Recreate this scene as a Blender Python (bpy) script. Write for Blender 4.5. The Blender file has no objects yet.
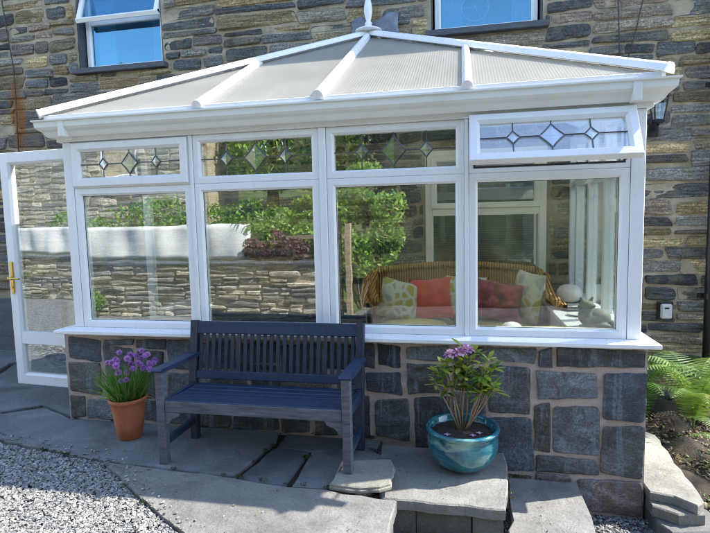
import bpy, math, random
import numpy as np
from mathutils import Vector, Matrix, noise
R_ = math.radians
sc = bpy.context.scene
C = sc.collection

# ------------------------------------------------------------------ camera
cam_d = bpy.data.cameras.new('camera')
cam = bpy.data.objects.new('camera', cam_d); C.objects.link(cam)
cam_d.lens = 26.378; cam_d.sensor_width = 36.0; cam_d.sensor_fit = 'HORIZONTAL'
cam_d.clip_start = 0.05; cam_d.clip_end = 3000
_r = Vector((0.97953482, 0.19998815, -0.02272185)); _u = Vector((0.00357608, 0.09557961, 0.99541537)); _f = Vector((-0.20124303, 0.97512526, -0.09290838))
M = Matrix(((_r.x, _u.x, -_f.x, 2.885), (_r.y, _u.y, -_f.y, -3.3926), (_r.z, _u.z, -_f.z, 1.5), (0, 0, 0, 1)))
cam.matrix_world = M
sc.camera = cam

# ------------------------------------------------------------------ sky, sun, exposure
SUN = Vector((0.88, 0.365, 1.0)).normalized()
elev = math.asin(SUN.z); azim = math.atan2(SUN.x, SUN.y)
w = bpy.data.worlds.new('World'); sc.world = w; w.use_nodes = True
nt = w.node_tree; nt.nodes.clear()
sky = nt.nodes.new('ShaderNodeTexSky'); sky.sky_type = 'NISHITA'; sky.sun_disc = False
sky.sun_elevation = elev; sky.sun_rotation = azim; sky.air_density = 1.0; sky.dust_density = 0.3; sky.ozone_density = 1.3
bg = nt.nodes.new('ShaderNodeBackground'); bg.inputs['Strength'].default_value = 0.15
wo = nt.nodes.new('ShaderNodeOutputWorld')
wb = nt.nodes.new('ShaderNodeMix'); wb.data_type = 'RGBA'; wb.blend_type = 'MULTIPLY'; wb.inputs[0].default_value = 1.0; wb.inputs[7].default_value = (1.08, 1.0, 0.95, 1)
nt.links.new(sky.outputs[0], wb.inputs[6]); nt.links.new(wb.outputs[2], bg.inputs[0]); nt.links.new(bg.outputs[0], wo.inputs[0])
sun_d = bpy.data.lights.new('sun', 'SUN'); sun_d.energy = 3.0; sun_d.angle = R_(0.53); sun_d.color = (1.0, 0.94, 0.83)
sun = bpy.data.objects.new('sun', sun_d); C.objects.link(sun)
sun.rotation_euler = SUN.to_track_quat('Z', 'Y').to_euler()
sc.view_settings.view_transform = 'Standard'; sc.view_settings.look = 'None'
sc.view_settings.exposure = 2.1; sc.view_settings.gamma = 1.0
sc.view_settings.use_curve_mapping = False
sc.cycles.transparent_max_bounces = 32
sc.cycles.filter_width = 1.0; sc.cycles.max_bounces = 10; sc.cycles.glossy_bounces = 5

# ------------------------------------------------------------------ materials
def new_mat(name):
    m = bpy.data.materials.new(name); m.use_nodes = True
    n = m.node_tree; n.nodes.clear()
    out = n.nodes.new('ShaderNodeOutputMaterial')
    return m, n, out
def N(n, t, **kw):
    x = n.nodes.new(t)
    for k, v in kw.items():
        if k in x.inputs: x.inputs[k].default_value = v
        else: setattr(x, k, v)
    return x
def ramp(n, fac, stops, interp='LINEAR'):
    r = n.nodes.new('ShaderNodeValToRGB'); r.color_ramp.interpolation = interp
    el = r.color_ramp.elements
    while len(el) < len(stops): el.new(0.5)
    for e, (p, c) in zip(el, stops):
        e.position = p; e.color = (c[0], c[1], c[2], 1) if not isinstance(c, (int, float)) else (c, c, c, 1)
    n.links.new(fac, r.inputs[0]); return r.outputs[0]
def coords(n, scale=(1, 1, 1)):
    tc = n.nodes.new('ShaderNodeTexCoord'); mp = n.nodes.new('ShaderNodeMapping')
    mp.inputs['Scale'].default_value = scale
    n.links.new(tc.outputs['Object'], mp.inputs[0]); return mp.outputs[0]
def noise_n(n, vec, scale, detail=6, rough=0.6, dist=0.0):
    x = N(n, 'ShaderNodeTexNoise', Scale=scale, Detail=detail, Roughness=rough, Distortion=dist)
    n.links.new(vec, x.inputs['Vector']); return x.outputs['Fac']
def mix(n, fac, a, b, mode='MIX'):
    x = n.nodes.new('ShaderNodeMix'); x.data_type = 'RGBA'; x.blend_type = mode
    for sock, v in ((x.inputs[0], fac), (x.inputs[6], a), (x.inputs[7], b)):
        if isinstance(v, (int, float)): sock.default_value = v
        elif isinstance(v, tuple): sock.default_value = (v[0], v[1], v[2], 1)
        else: n.links.new(v, sock)
    return x.outputs[2]
def bump(n, h, strength=0.3, dist=0.01, nrm=None):
    b = n.nodes.new('ShaderNodeBump'); b.inputs['Strength'].default_value = strength; b.inputs['Distance'].default_value = dist
    n.links.new(h, b.inputs['Height'])
    if nrm is not None: n.links.new(nrm, b.inputs['Normal'])
    return b.outputs[0]
def pbsdf(n, out, col, rough=0.6, nrm=None, **kw):
    p = n.nodes.new('ShaderNodeBsdfPrincipled')
    for s, v in (('Base Color', col), ('Roughness', rough)):
        if isinstance(v, tuple): p.inputs[s].default_value = (v[0], v[1], v[2], 1)
        elif isinstance(v, (int, float)): p.inputs[s].default_value = v
        else: n.links.new(v, p.inputs[s])
    if nrm is not None: n.links.new(nrm, p.inputs['Normal'])
    for k, v in kw.items(): p.inputs[k.replace('_', ' ')].default_value = v
    n.links.new(p.outputs[0], out.inputs[0]); return p

def m_plain(name, col, rough=0.5, var=0.12, vscale=8, bmp=0.0, bscale=60, stretch=(1, 1, 1), **kw):
    m, n, out = new_mat(name)
    v = coords(n, stretch)
    f = noise_n(n, v, vscale, 6, 0.65)
    c = ramp(n, f, [(0.3, tuple(x*(1-var) for x in col)), (0.7, tuple(min(1, x*(1+var)) for x in col))])
    nr = bump(n, noise_n(n, v, bscale, 4, 0.6), bmp, 0.004) if bmp else None
    r = ramp(n, noise_n(n, v, vscale*2.3, 4), [(0.3, max(0, rough-0.08)), (0.75, min(1, rough+0.1))])
    pbsdf(n, out, c, r, nr, **kw)
    return m
def m_tint(name, stretch=(3, 3, 30), var=0.55, bmp=0.6, rough=0.8, bdist=0.008, vscale=3.0, pale=0.0, tr=0.0, spec=0.4, palecol=(0.5, 0.47, 0.4)):
    """colour comes from the stone/leaf's own 'tint', broken up by procedural veining"""
    m, n, out = new_mat(name)
    at = n.nodes.new('ShaderNodeAttribute'); at.attribute_name = 'tint'
    v = coords(n, stretch)
    f = noise_n(n, v, vscale, 8, 0.7, 0.3)
    k = ramp(n, f, [(0.25, 1-var), (0.5, 1.0), (0.78, 1+var)])
    c = mix(n, 1.0, at.outputs['Color'], k, 'MULTIPLY')
    if pale:
        g = noise_n(n, coords(n, (5, 5, 14)), 2.2, 9, 0.75, 0.6)
        gm = ramp(n, g, [(0.55, 0.0), (0.72, pale)])
        c = mix(n, gm, c, palecol)
    nr = bump(n, f, bmp, bdist)
    nr = bump(n, noise_n(n, coords(n), 90, 5, 0.7), bmp*0.5, 0.003, nr)
    p = pbsdf(n, out, c, rough, nr)
    p.inputs['Specular IOR Level'].default_value = spec
    if tr:
        t = n.nodes.new('ShaderNodeBsdfTranslucent'); ms = n.nodes.new('ShaderNodeMixShader'); ms.inputs[0].default_value = tr
        tc = mix(n, 1.0, c, (1.3, 1.35, 0.7), 'MULTIPLY')
        n.links.new(tc, t.inputs[0]); n.links.new(p.outputs[0], ms.inputs[1]); n.links.new(t.outputs[0], ms.inputs[2]); n.links.new(ms.outputs[0], out.inputs[0])
    return m

MT = {}
def rust_mask(n):
    tc = n.nodes.new('ShaderNodeTexCoord'); sp = n.nodes.new('ShaderNodeSeparateXYZ'); n.links.new(tc.outputs['Object'], sp.inputs[0])
    mr = []
    for ax, c_, w_ in (('X', -2.16, .16), ('Z', 2.75, .62)):
        a = N(n, 'ShaderNodeMath', operation='SUBTRACT'); n.links.new(sp.outputs[ax], a.inputs[0]); a.inputs[1].default_value = c_
        b = N(n, 'ShaderNodeMath', operation='ABSOLUTE'); n.links.new(a.outputs[0], b.inputs[0])
        d = N(n, 'ShaderNodeMapRange'); n.links.new(b.outputs[0], d.inputs[0]); d.inputs[1].default_value = 0; d.inputs[2].default_value = w_; d.inputs[3].default_value = 1; d.inputs[4].default_value = 0
        mr.append(d.outputs[0])
    m_ = N(n, 'ShaderNodeMath', operation='MULTIPLY'); n.links.new(mr[0], m_.inputs[0]); n.links.new(mr[1], m_.inputs[1])
    q = N(n, 'ShaderNodeMath', operation='MULTIPLY'); n.links.new(m_.outputs[0], q.inputs[0]); n.links.new(noise_n(n, coords(n, (1, 1, .6)), 9, 7, .75), q.inputs[1])
    return ramp(n, q.outputs[0], [(0.10, 0.0), (0.27, 0.85)])
def m_rubble(name, var, rust=False):
    m, n, out = new_mat(name)
    at = n.nodes.new('ShaderNodeAttribute'); at.attribute_name = 'tint'
    lam = noise_n(n, coords(n, (1.6, 1.6, 26)), 2.4, 10, 0.78, 0.35)     # slate laminations
    fine = noise_n(n, coords(n, (5, 5, 70)), 2.0, 6, 0.8, 0.2)
    spk = noise_n(n, coords(n), 55, 6, 0.8)
    blot = noise_n(n, coords(n), 6.0, 7, 0.72, 0.4)
    c = mix(n, 1.0, at.outputs['Color'], ramp(n, lam, [(0.30, (1-var)*.6), (0.46, 0.8), (0.54, 1.2), (0.68, 1+var*2.0)]), 'MULTIPLY')
    c = mix(n, 1.0, c, ramp(n, spk, [(0.34, 0.35), (0.5, 1.0), (0.66, 1.8)]), 'MULTIPLY')
    c = mix(n, ramp(n, blot, [(0.5, 0.0), (0.62, 0.5)]), c, (0.30, 0.26, 0.17))          # ochre lichen and lime runs
    c = mix(n, ramp(n, fine, [(0.60, 0.0), (0.68, 0.75)]), c, (0.52, 0.48, 0.40))         # pale bedding lines
    c = mix(n, ramp(n, fine, [(0.28, 0.85), (0.38, 0.0)]), c, (0.02, 0.022, 0.024))       # dark fissures, crevice shade painted in for relief
    if rust: c = mix(n, rust_mask(n), c, (0.42, 0.17, 0.035))
    nr = bump(n, lam, 1.0, 0.03); nr = bump(n, fine, 0.9, 0.012, nr); nr = bump(n, spk, 0.5, 0.006, nr)
    p = pbsdf(n, out, c, 0.85, nr); p.inputs['Specular IOR Level'].default_value = 0.3
    return m
MT['house_stone'] = m_rubble('house_stone', .6, True)
MT['garden_stone'] = m_rubble('garden_stone', .45)
def m_block():
    m, n, out = new_mat('slate_block')
    at = n.nodes.new('ShaderNodeAttribute'); at.attribute_name = 'tint'
    big = noise_n(n, coords(n, (1, 1, 1.6)), 4.5, 9, 0.72, 0.8); ver = noise_n(n, coords(n, (9, 9, .8)), 1.6, 5, .7, .3)
    spk = noise_n(n, coords(n), 70, 6, .8); scr = noise_n(n, coords(n, (4, 4, 30)), 2.2, 8, .8, .8)
    c = mix(n, 1.0, at.outputs['Color'], ramp(n, big, [(.30, .35), (.5, 1.0), (.68, 2.3)]), 'MULTIPLY')
    c = mix(n, ramp(n, ver, [(.54, 0.0), (.60, .6)]), c, (.15, .18, .22))
    c = mix(n, 1.0, c, ramp(n, spk, [(.34, .4), (.5, 1.0), (.66, 1.8)]), 'MULTIPLY')
    c = mix(n, ramp(n, scr, [(.60, 0.0), (.66, .7)]), c, (.33, .33, .33))
    nr = bump(n, big, 1.0, .02); nr = bump(n, scr, .6, .006, nr); nr = bump(n, spk, .5, .004, nr)
    pbsdf(n, out, c, ramp(n, big, [(.3, .45), (.7, .7)]), nr); return m
MT['slate_block'] = m_block()
MT['leaf'] = m_tint('leaf', (6, 6, 6), 0.3, 0.1, 0.5, 0.002, 3.0, tr=0.35)
MT['petal'] = m_tint('petal', (20, 20, 20), 0.2, 0.1, 0.6, 0.002, 3.0, tr=0.3)
MT['pebble'] = m_tint('pebble', (30, 30, 30), 0.25, 0.4, 0.75, 0.002, 2.0)

def m_mortar(name, a, b, rust=False):
    m, n, out = new_mat(name)
    v = coords(n)
    f = noise_n(n, v, 5, 8, 0.7)
    c = ramp(n, f, [(0.25, a), (0.5, tuple((x+y)/2 for x, y in zip(a, b))), (0.75, b)])
    g = noise_n(n, v, 120, 3, 0.8)
    c = mix(n, ramp(n, g, [(0.4, 0.0), (0.75, 0.35)]), c, tuple(x*0.5 for x in a))
    d = noise_n(n, coords(n, (1, 1, 2)), 2.2, 7, 0.75, .5)
    c = mix(n, ramp(n, d, [(0.48, 0.0), (0.66, 0.55)]), c, tuple(x*0.42 for x in a))
    if rust: c = mix(n, rust_mask(n), c, (0.50, 0.21, 0.05))
    nr = bump(n, noise_n(n, v, 35, 8, 0.8), 1.0, 0.03)
    pbsdf(n, out, c, 0.95, nr); return m
MT['mortar'] = m_mortar('mortar', (0.38, 0.31, 0.20), (0.82, 0.70, 0.51), True)
MT['pink_mortar'] = m_mortar('pink_mortar', (0.62, 0.46, 0.39), (0.90, 0.75, 0.66))

def m_flag():
    m, n, out = new_mat('flagstone')
    v = coords(n)
    at = n.nodes.new('ShaderNodeAttribute'); at.attribute_name = 'tint'
    f = noise_n(n, v, 2.2, 9, 0.68, 0.5)
    c = mix(n, 1.0, at.outputs['Color'], ramp(n, f, [(0.3, 0.5), (0.5, 1.0), (0.7, 1.45)]), 'MULTIPLY')
    sv = coords(n, (3, 14, 3))
    s = noise_n(n, sv, 2.6, 9, 0.8, 1.6)
    c = mix(n, ramp(n, s, [(0.58, 0.0), (0.7, 0.4)]), c, (0.36, 0.355, 0.34))
    d = noise_n(n, v, 1.1, 6, 0.7)
    c = mix(n, ramp(n, d, [(0.56, 0.0), (0.75, 0.35)]), c, (0.09, 0.09, 0.085))
    gr = noise_n(n, v, 85, 5, .8)
    c = mix(n, 1.0, c, ramp(n, gr, [(.34, .75), (.5, 1.0), (.66, 1.25)]), 'MULTIPLY')
    sp = noise_n(n, v, 45, 3, 0.6)
    c = mix(n, ramp(n, sp, [(0.68, 0.0), (0.74, 0.35)]), c, (0.4, 0.4, 0.37))
    nr = bump(n, noise_n(n, v, 6, 10, 0.76, 0.4), 1.0, 0.03)
    nr = bump(n, noise_n(n, v, 60, 6, 0.75), 0.4, 0.003, nr)
    pbsdf(n, out, c, ramp(n, f, [(0.3, 0.5), (0.7, 0.75)]), nr)
    return m
MT['flag'] = m_flag()
def m_gravel():
    m, n, out = new_mat('gravel_bed')
    v = coords(n)
    vo = N(n, 'ShaderNodeTexVoronoi', Scale=55.0); n.links.new(v, vo.inputs['Vector'])
    c = ramp(n, vo.outputs['Color'], [(0.0, (0.06, 0.06, 0.065)), (0.45, (0.17, 0.17, 0.17)), (1.0, (0.42, 0.41, 0.38))])
    nr = bump(n, vo.outputs['Distance'], 1.0, 0.02)
    pbsdf(n, out, c, 0.85, nr); return m
MT['gravel'] = m_gravel()
MT['soil'] = m_mortar('soil', (0.03, 0.022, 0.016), (0.11, 0.085, 0.06))
def m_upvc():
    m, n, out = new_mat('white_upvc')
    v = coords(n)
    a = noise_n(n, v, 3, 6, .65); g_ = noise_n(n, coords(n, (6, 6, 1.2)), 2.5, 8, .8, .4); sp = noise_n(n, v, 60, 5, .85)
    c = ramp(n, a, [(.3, (.775, .78, .79)), (.7, (.835, .835, .84))])
    c = mix(n, ramp(n, g_, [(.56, 0.0), (.72, .30)]), c, (.47, .47, .40))
    c = mix(n, ramp(n, sp, [(.66, 0.0), (.74, .45)]), c, (.33, .33, .29))
    pbsdf(n, out, c, ramp(n, g_, [(.4, .25), (.7, .5)])); return m
MT['upvc'] = m_upvc()
MT['gutter'] = m_plain('gutter_plastic', (0.76, 0.755, 0.71), 0.4, 0.05, 4)
MT['warm_lit_upvc'] = m_plain('upvc_warm_light', (0.78, 0.75, 0.62), 0.4, 0.06, 4)  # cream cast of the light put into the kitchen frame's colour
MT['seal'] = m_plain('rubber_seal', (0.015, 0.015, 0.017), 0.6)
MT['lead'] = m_plain('lead', (0.16, 0.18, 0.21), 0.5, 0.35, 12, 0.5, 40)
MT['came'] = m_plain('leading', (0.10, 0.11, 0.12), 0.35, 0.2, 30, 0, 60, Metallic=0.6)
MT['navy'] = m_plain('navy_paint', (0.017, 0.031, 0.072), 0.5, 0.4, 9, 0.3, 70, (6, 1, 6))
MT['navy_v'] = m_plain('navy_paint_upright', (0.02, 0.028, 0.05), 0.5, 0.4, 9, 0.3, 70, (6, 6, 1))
MT['weathered'] = m_plain('worn_paint', (0.085, 0.092, 0.118), 0.6, 0.55, 7, 0.4, 60, (1, 6, 8))
MT['terracotta'] = m_plain('terracotta', (0.42, 0.135, 0.06), 0.75, 0.22, 7, 0.3, 60)
MT['compost'] = m_plain('compost', (0.03, 0.02, 0.015), 0.95, 0.5, 40, 1.0, 60)
MT['brass'] = m_plain('brass', (0.75, 0.52, 0.16), 0.28, 0.08, 10, 0, 60, Metallic=1.0)
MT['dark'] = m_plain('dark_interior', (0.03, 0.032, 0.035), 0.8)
MT['black'] = m_plain('black_plastic', (0.018, 0.018, 0.02), 0.35)
MT['slate_dark'] = m_plain('dark_slate', (0.07, 0.078, 0.09), 0.6, 0.3, 6, 0.6, 30, (1, 1, 4))
MT['plaster'] = m_plain('interior_white', (0.6, 0.6, 0.58), 0.7)
MT['tile'] = m_plain('floor_tile', (0.22, 0.2, 0.17), 0.5)
MT['red_cloth'] = m_plain('red_cloth', (0.66, 0.07, 0.04), 0.9, 0.2, 6, 0.4, 120, Sheen_Weight=0.3)
MT['maroon_cloth'] = m_plain('maroon_cloth', (0.36, 0.04, 0.06), 0.9, 0.35, 9, 0.8, 30, Sheen_Weight=0.3)
MT['yellow_cloth'] = m_plain('yellow_cloth', (0.62, 0.55, 0.16), 0.9, 0.2, 9, 0.4, 100)
MT['white_glaze'] = m_plain('white_ceramic', (0.78, 0.76, 0.72), 0.35)
MT['cat_stone'] = m_plain('carved_stone', (0.24, 0.24, 0.19), 0.8, 0.35, 14, 0.6, 60)
MT['sheet'] = m_plain('white_board', (0.72, 0.72, 0.70), 0.6, 0.14, 2.5, 0.6, 4, (1, 1, 0.5))
MT['wood'] = m_plain('weathered_timber', (0.34, 0.26, 0.17), 0.8, 0.3, 5, 0.5, 30, (1, 1, 8))
MT['bark'] = m_plain('bark', (0.12, 0.09, 0.065), 0.9, 0.4, 8, 1.0, 20, (1, 1, .3))
MT['stem'] = m_plain('twig', (0.30, 0.20, 0.13), 0.8, 0.3, 20)
MT['blue_curtain'] = m_plain('curtain', (0.5, 0.55, 0.6), 0.8, 0.2, 3)
MT['roof_slate'] = m_plain('roof_slate', (0.09, 0.10, 0.12), 0.6, 0.4, 5, 0.6, 12)
MT['grey_plastic'] = m_plain('grey_plastic', (0.55, 0.55, 0.53), 0.4)
MT['blind'] = m_plain('blind', (0.2, 0.21, 0.21), 0.5)

def m_glass(name, r0, tint, rough=0.0, wav=0.0, coat=(0.97, 0.99, 1.0)):
    m, n, out = new_mat(name)
    lw = N(n, 'ShaderNodeLayerWeight', Blend=0.5)
    p = N(n, 'ShaderNodeMath', operation='POWER'); n.links.new(lw.outputs['Facing'], p.inputs[0]); p.inputs[1].default_value = 4.0
    q = N(n, 'ShaderNodeMath', operation='MULTIPLY_ADD'); n.links.new(p.outputs[0], q.inputs[0]); q.inputs[1].default_value = 1-r0; q.inputs[2].default_value = r0
    tr = N(n, 'ShaderNodeBsdfTransparent'); tr.inputs[0].default_value = (*tint, 1)
    gl = N(n, 'ShaderNodeBsdfGlossy'); gl.inputs['Roughness'].default_value = rough
    gl.inputs[0].default_value = (*coat, 1)
    if wav:
        nr = bump(n, noise_n(n, coords(n, (1.2, 1.2, 2.6)), 1.7, 2, 0.5), wav, 0.02)
        n.links.new(nr, gl.inputs['Normal'])
    ms = n.nodes.new('ShaderNodeMixShader')
    n.links.new(q.outputs[0], ms.inputs[0]); n.links.new(tr.outputs[0], ms.inputs[1]); n.links.new(gl.outputs[0], ms.inputs[2])
    n.links.new(ms.outputs[0], out.inputs[0]); return m
MT['glass'] = m_glass('window_glass', 0.225, (0.93, 0.965, 0.95), 0, 0.035)
MT['upper_glass'] = m_glass('bedroom_glass_sky_tint', 0.27, (0.62, 0.76, 0.85), 0, 0.05, (0.24, 0.52, 0.68))  # blue of the reflected sky put into the gloss colour
MT['bevel_glass'] = m_glass('bevelled_glass', 0.35, (0.9, 0.95, 1.0), 0.15, 0.0)

def m_poly():
    m, n, out = new_mat('opal_polycarbonate')
    tc = n.nodes.new('ShaderNodeTexCoord'); sp = n.nodes.new('ShaderNodeSeparateXYZ'); n.links.new(tc.outputs['Object'], sp.inputs[0])
    wv = N(n, 'ShaderNodeTexWave', Scale=17.0); wv.wave_type = 'BANDS'; wv.bands_direction = 'X'; wv.inputs['Distortion'].default_value = 0
    n.links.new(tc.outputs['Object'], wv.inputs['Vector'])
    f = noise_n(n, coords(n), 3, 6)
    base = ramp(n, f, [(0.3, (0.40, 0.39, 0.36)), (0.7, (0.53, 0.52, 0.49))])
    c = mix(n, ramp(n, wv.outputs['Fac'], [(0.0, 0.25), (0.35, 0.0)]), base, (0.36, 0.34, 0.30))
    c = mix(n, ramp(n, noise_n(n, coords(n, (14, 1.2, 1.2)), 1.5, 7, .75, .4), [(.52, 0.0), (.7, .35)]), c, (.27, .27, .19))
    nr = bump(n, wv.outputs['Fac'], 0.4, 0.004)
    p = pbsdf(n, out, c, 0.3, nr)
    t = n.nodes.new('ShaderNodeBsdfTranslucent'); t.inputs[0].default_value = (0.95, 0.94, 0.9, 1)
    ms = n.nodes.new('ShaderNodeMixShader'); ms.inputs[0].default_value = 0.62
    n.links.new(p.outputs[0], ms.inputs[1]); n.links.new(t.outputs[0], ms.inputs[2]); n.links.new(ms.outputs[0], out.inputs[0]); return m
MT['poly'] = m_poly()
def m_teal():
    m, n, out = new_mat('teal_glaze')
    tc = n.nodes.new('ShaderNodeTexCoord'); sp = n.nodes.new('ShaderNodeSeparateXYZ'); n.links.new(tc.outputs['Object'], sp.inputs[0])
    v = coords(n, (1, 1, 0.5))
    f = noise_n(n, v, 9, 6, 0.7, 0.6)
    c = ramp(n, f, [(0.28, (0.006, 0.05, 0.09)), (0.5, (0.010, 0.12, 0.165)), (0.72, (0.05, 0.25, 0.27))])
    g = noise_n(n, coords(n, (1.2, 1.2, 3.5)), 3.2, 5, 0.6, 0.4)
    c = mix(n, ramp(n, g, [(0.53, 0.0), (0.64, 0.6)]), c, (0.30, 0.45, 0.36))
    p = pbsdf(n, out, c, 0.12, bump(n, f, 0.15, 0.004)); p.inputs['Coat Weight'].default_value = 0.6; return m
MT['teal'] = m_teal()
def m_wicker():
    m, n, out = new_mat('wicker')
    tc = n.nodes.new('ShaderNodeTexCoord')
    wv = N(n, 'ShaderNodeTexWave', Scale=13.0); wv.wave_type = 'BANDS'; wv.bands_direction = 'X'; n.links.new(tc.outputs['Object'], wv.inputs['Vector'])
    w2 = N(n, 'ShaderNodeTexWave', Scale=22.0); w2.wave_type = 'BANDS'; w2.bands_direction = 'Z'; n.links.new(tc.outputs['Object'], w2.inputs['Vector'])
    mu = N(n, 'ShaderNodeMath', operation='MULTIPLY'); n.links.new(wv.outputs['Fac'], mu.inputs[0]); n.links.new(w2.outputs['Fac'], mu.inputs[1])
    ad = N(n, 'ShaderNodeMath', operation='ADD'); n.links.new(wv.outputs['Fac'], ad.inputs[0]); n.links.new(mu.outputs[0], ad.inputs[1])
    c = ramp(n, ad.outputs[0], [(0.1, (0.36, 0.14, 0.03)), (0.9, (0.85, 0.45, 0.13))])
    pbsdf(n, out, c, 0.55, bump(n, ad.outputs[0], 1.0, 0.012)); return m
MT['wicker'] = m_wicker()
def m_pattern():
    m, n, out = new_mat('leaf_print_cloth')
    v = coords(n, (1, 1, 1))
    vo = N(n, 'ShaderNodeTexVoronoi', Scale=11.0); vo.feature = 'DISTANCE_TO_EDGE'; n.links.new(v, vo.inputs['Vector'])
    v2 = N(n, 'ShaderNodeTexVoronoi', Scale=11.0); n.links.new(v, v2.inputs['Vector'])
    cell = ramp(n, v2.outputs['Color'], [(0.0, (0.50, 0.38, 0.08)), (0.35, (0.36, 0.40, 0.30)), (0.55, (0.42, 0.42, 0.34)), (0.72, (0.50, 0.42, 0.10))], 'CONSTANT')
    c = mix(n, ramp(n, vo.outputs['Distance'], [(0.12, 0.0), (0.15, 1.0)]), (0.62, 0.60, 0.47), cell)
    pbsdf(n, out, c, 0.9, bump(n, noise_n(n, v, 150, 3), 0.3, 0.003)); return m
MT['pattern'] = m_pattern()
def m_house_block():
    m, n, out = new_mat('rubble_gable')
    v = coords(n, (1, 1, 3.2))
    vo = N(n, 'ShaderNodeTexVoronoi', Scale=2.6); vo.feature = 'DISTANCE_TO_EDGE'; n.links.new(v, vo.inputs['Vector'])
    v2 = N(n, 'ShaderNodeTexVoronoi', Scale=2.6); n.links.new(v, v2.inputs['Vector'])
    cell = ramp(n, v2.outputs['Color'], [(0.0, (0.12, 0.13, 0.14)), (0.5, (0.2, 0.19, 0.16)), (1.0, (0.27, 0.23, 0.17))])
    c = mix(n, ramp(n, vo.outputs['Distance'], [(0.04, 0.0), (0.08, 1.0)]), (0.36, 0.31, 0.23), cell)
    pbsdf(n, out, c, 0.9, bump(n, vo.outputs['Distance'], 0.8, 0.03)); return m
MT['gable'] = m_house_block()
MT['rust'] = m_plain('rust_stain', (0.35, 0.16, 0.05), 0.9, 0.4, 10)

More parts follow.
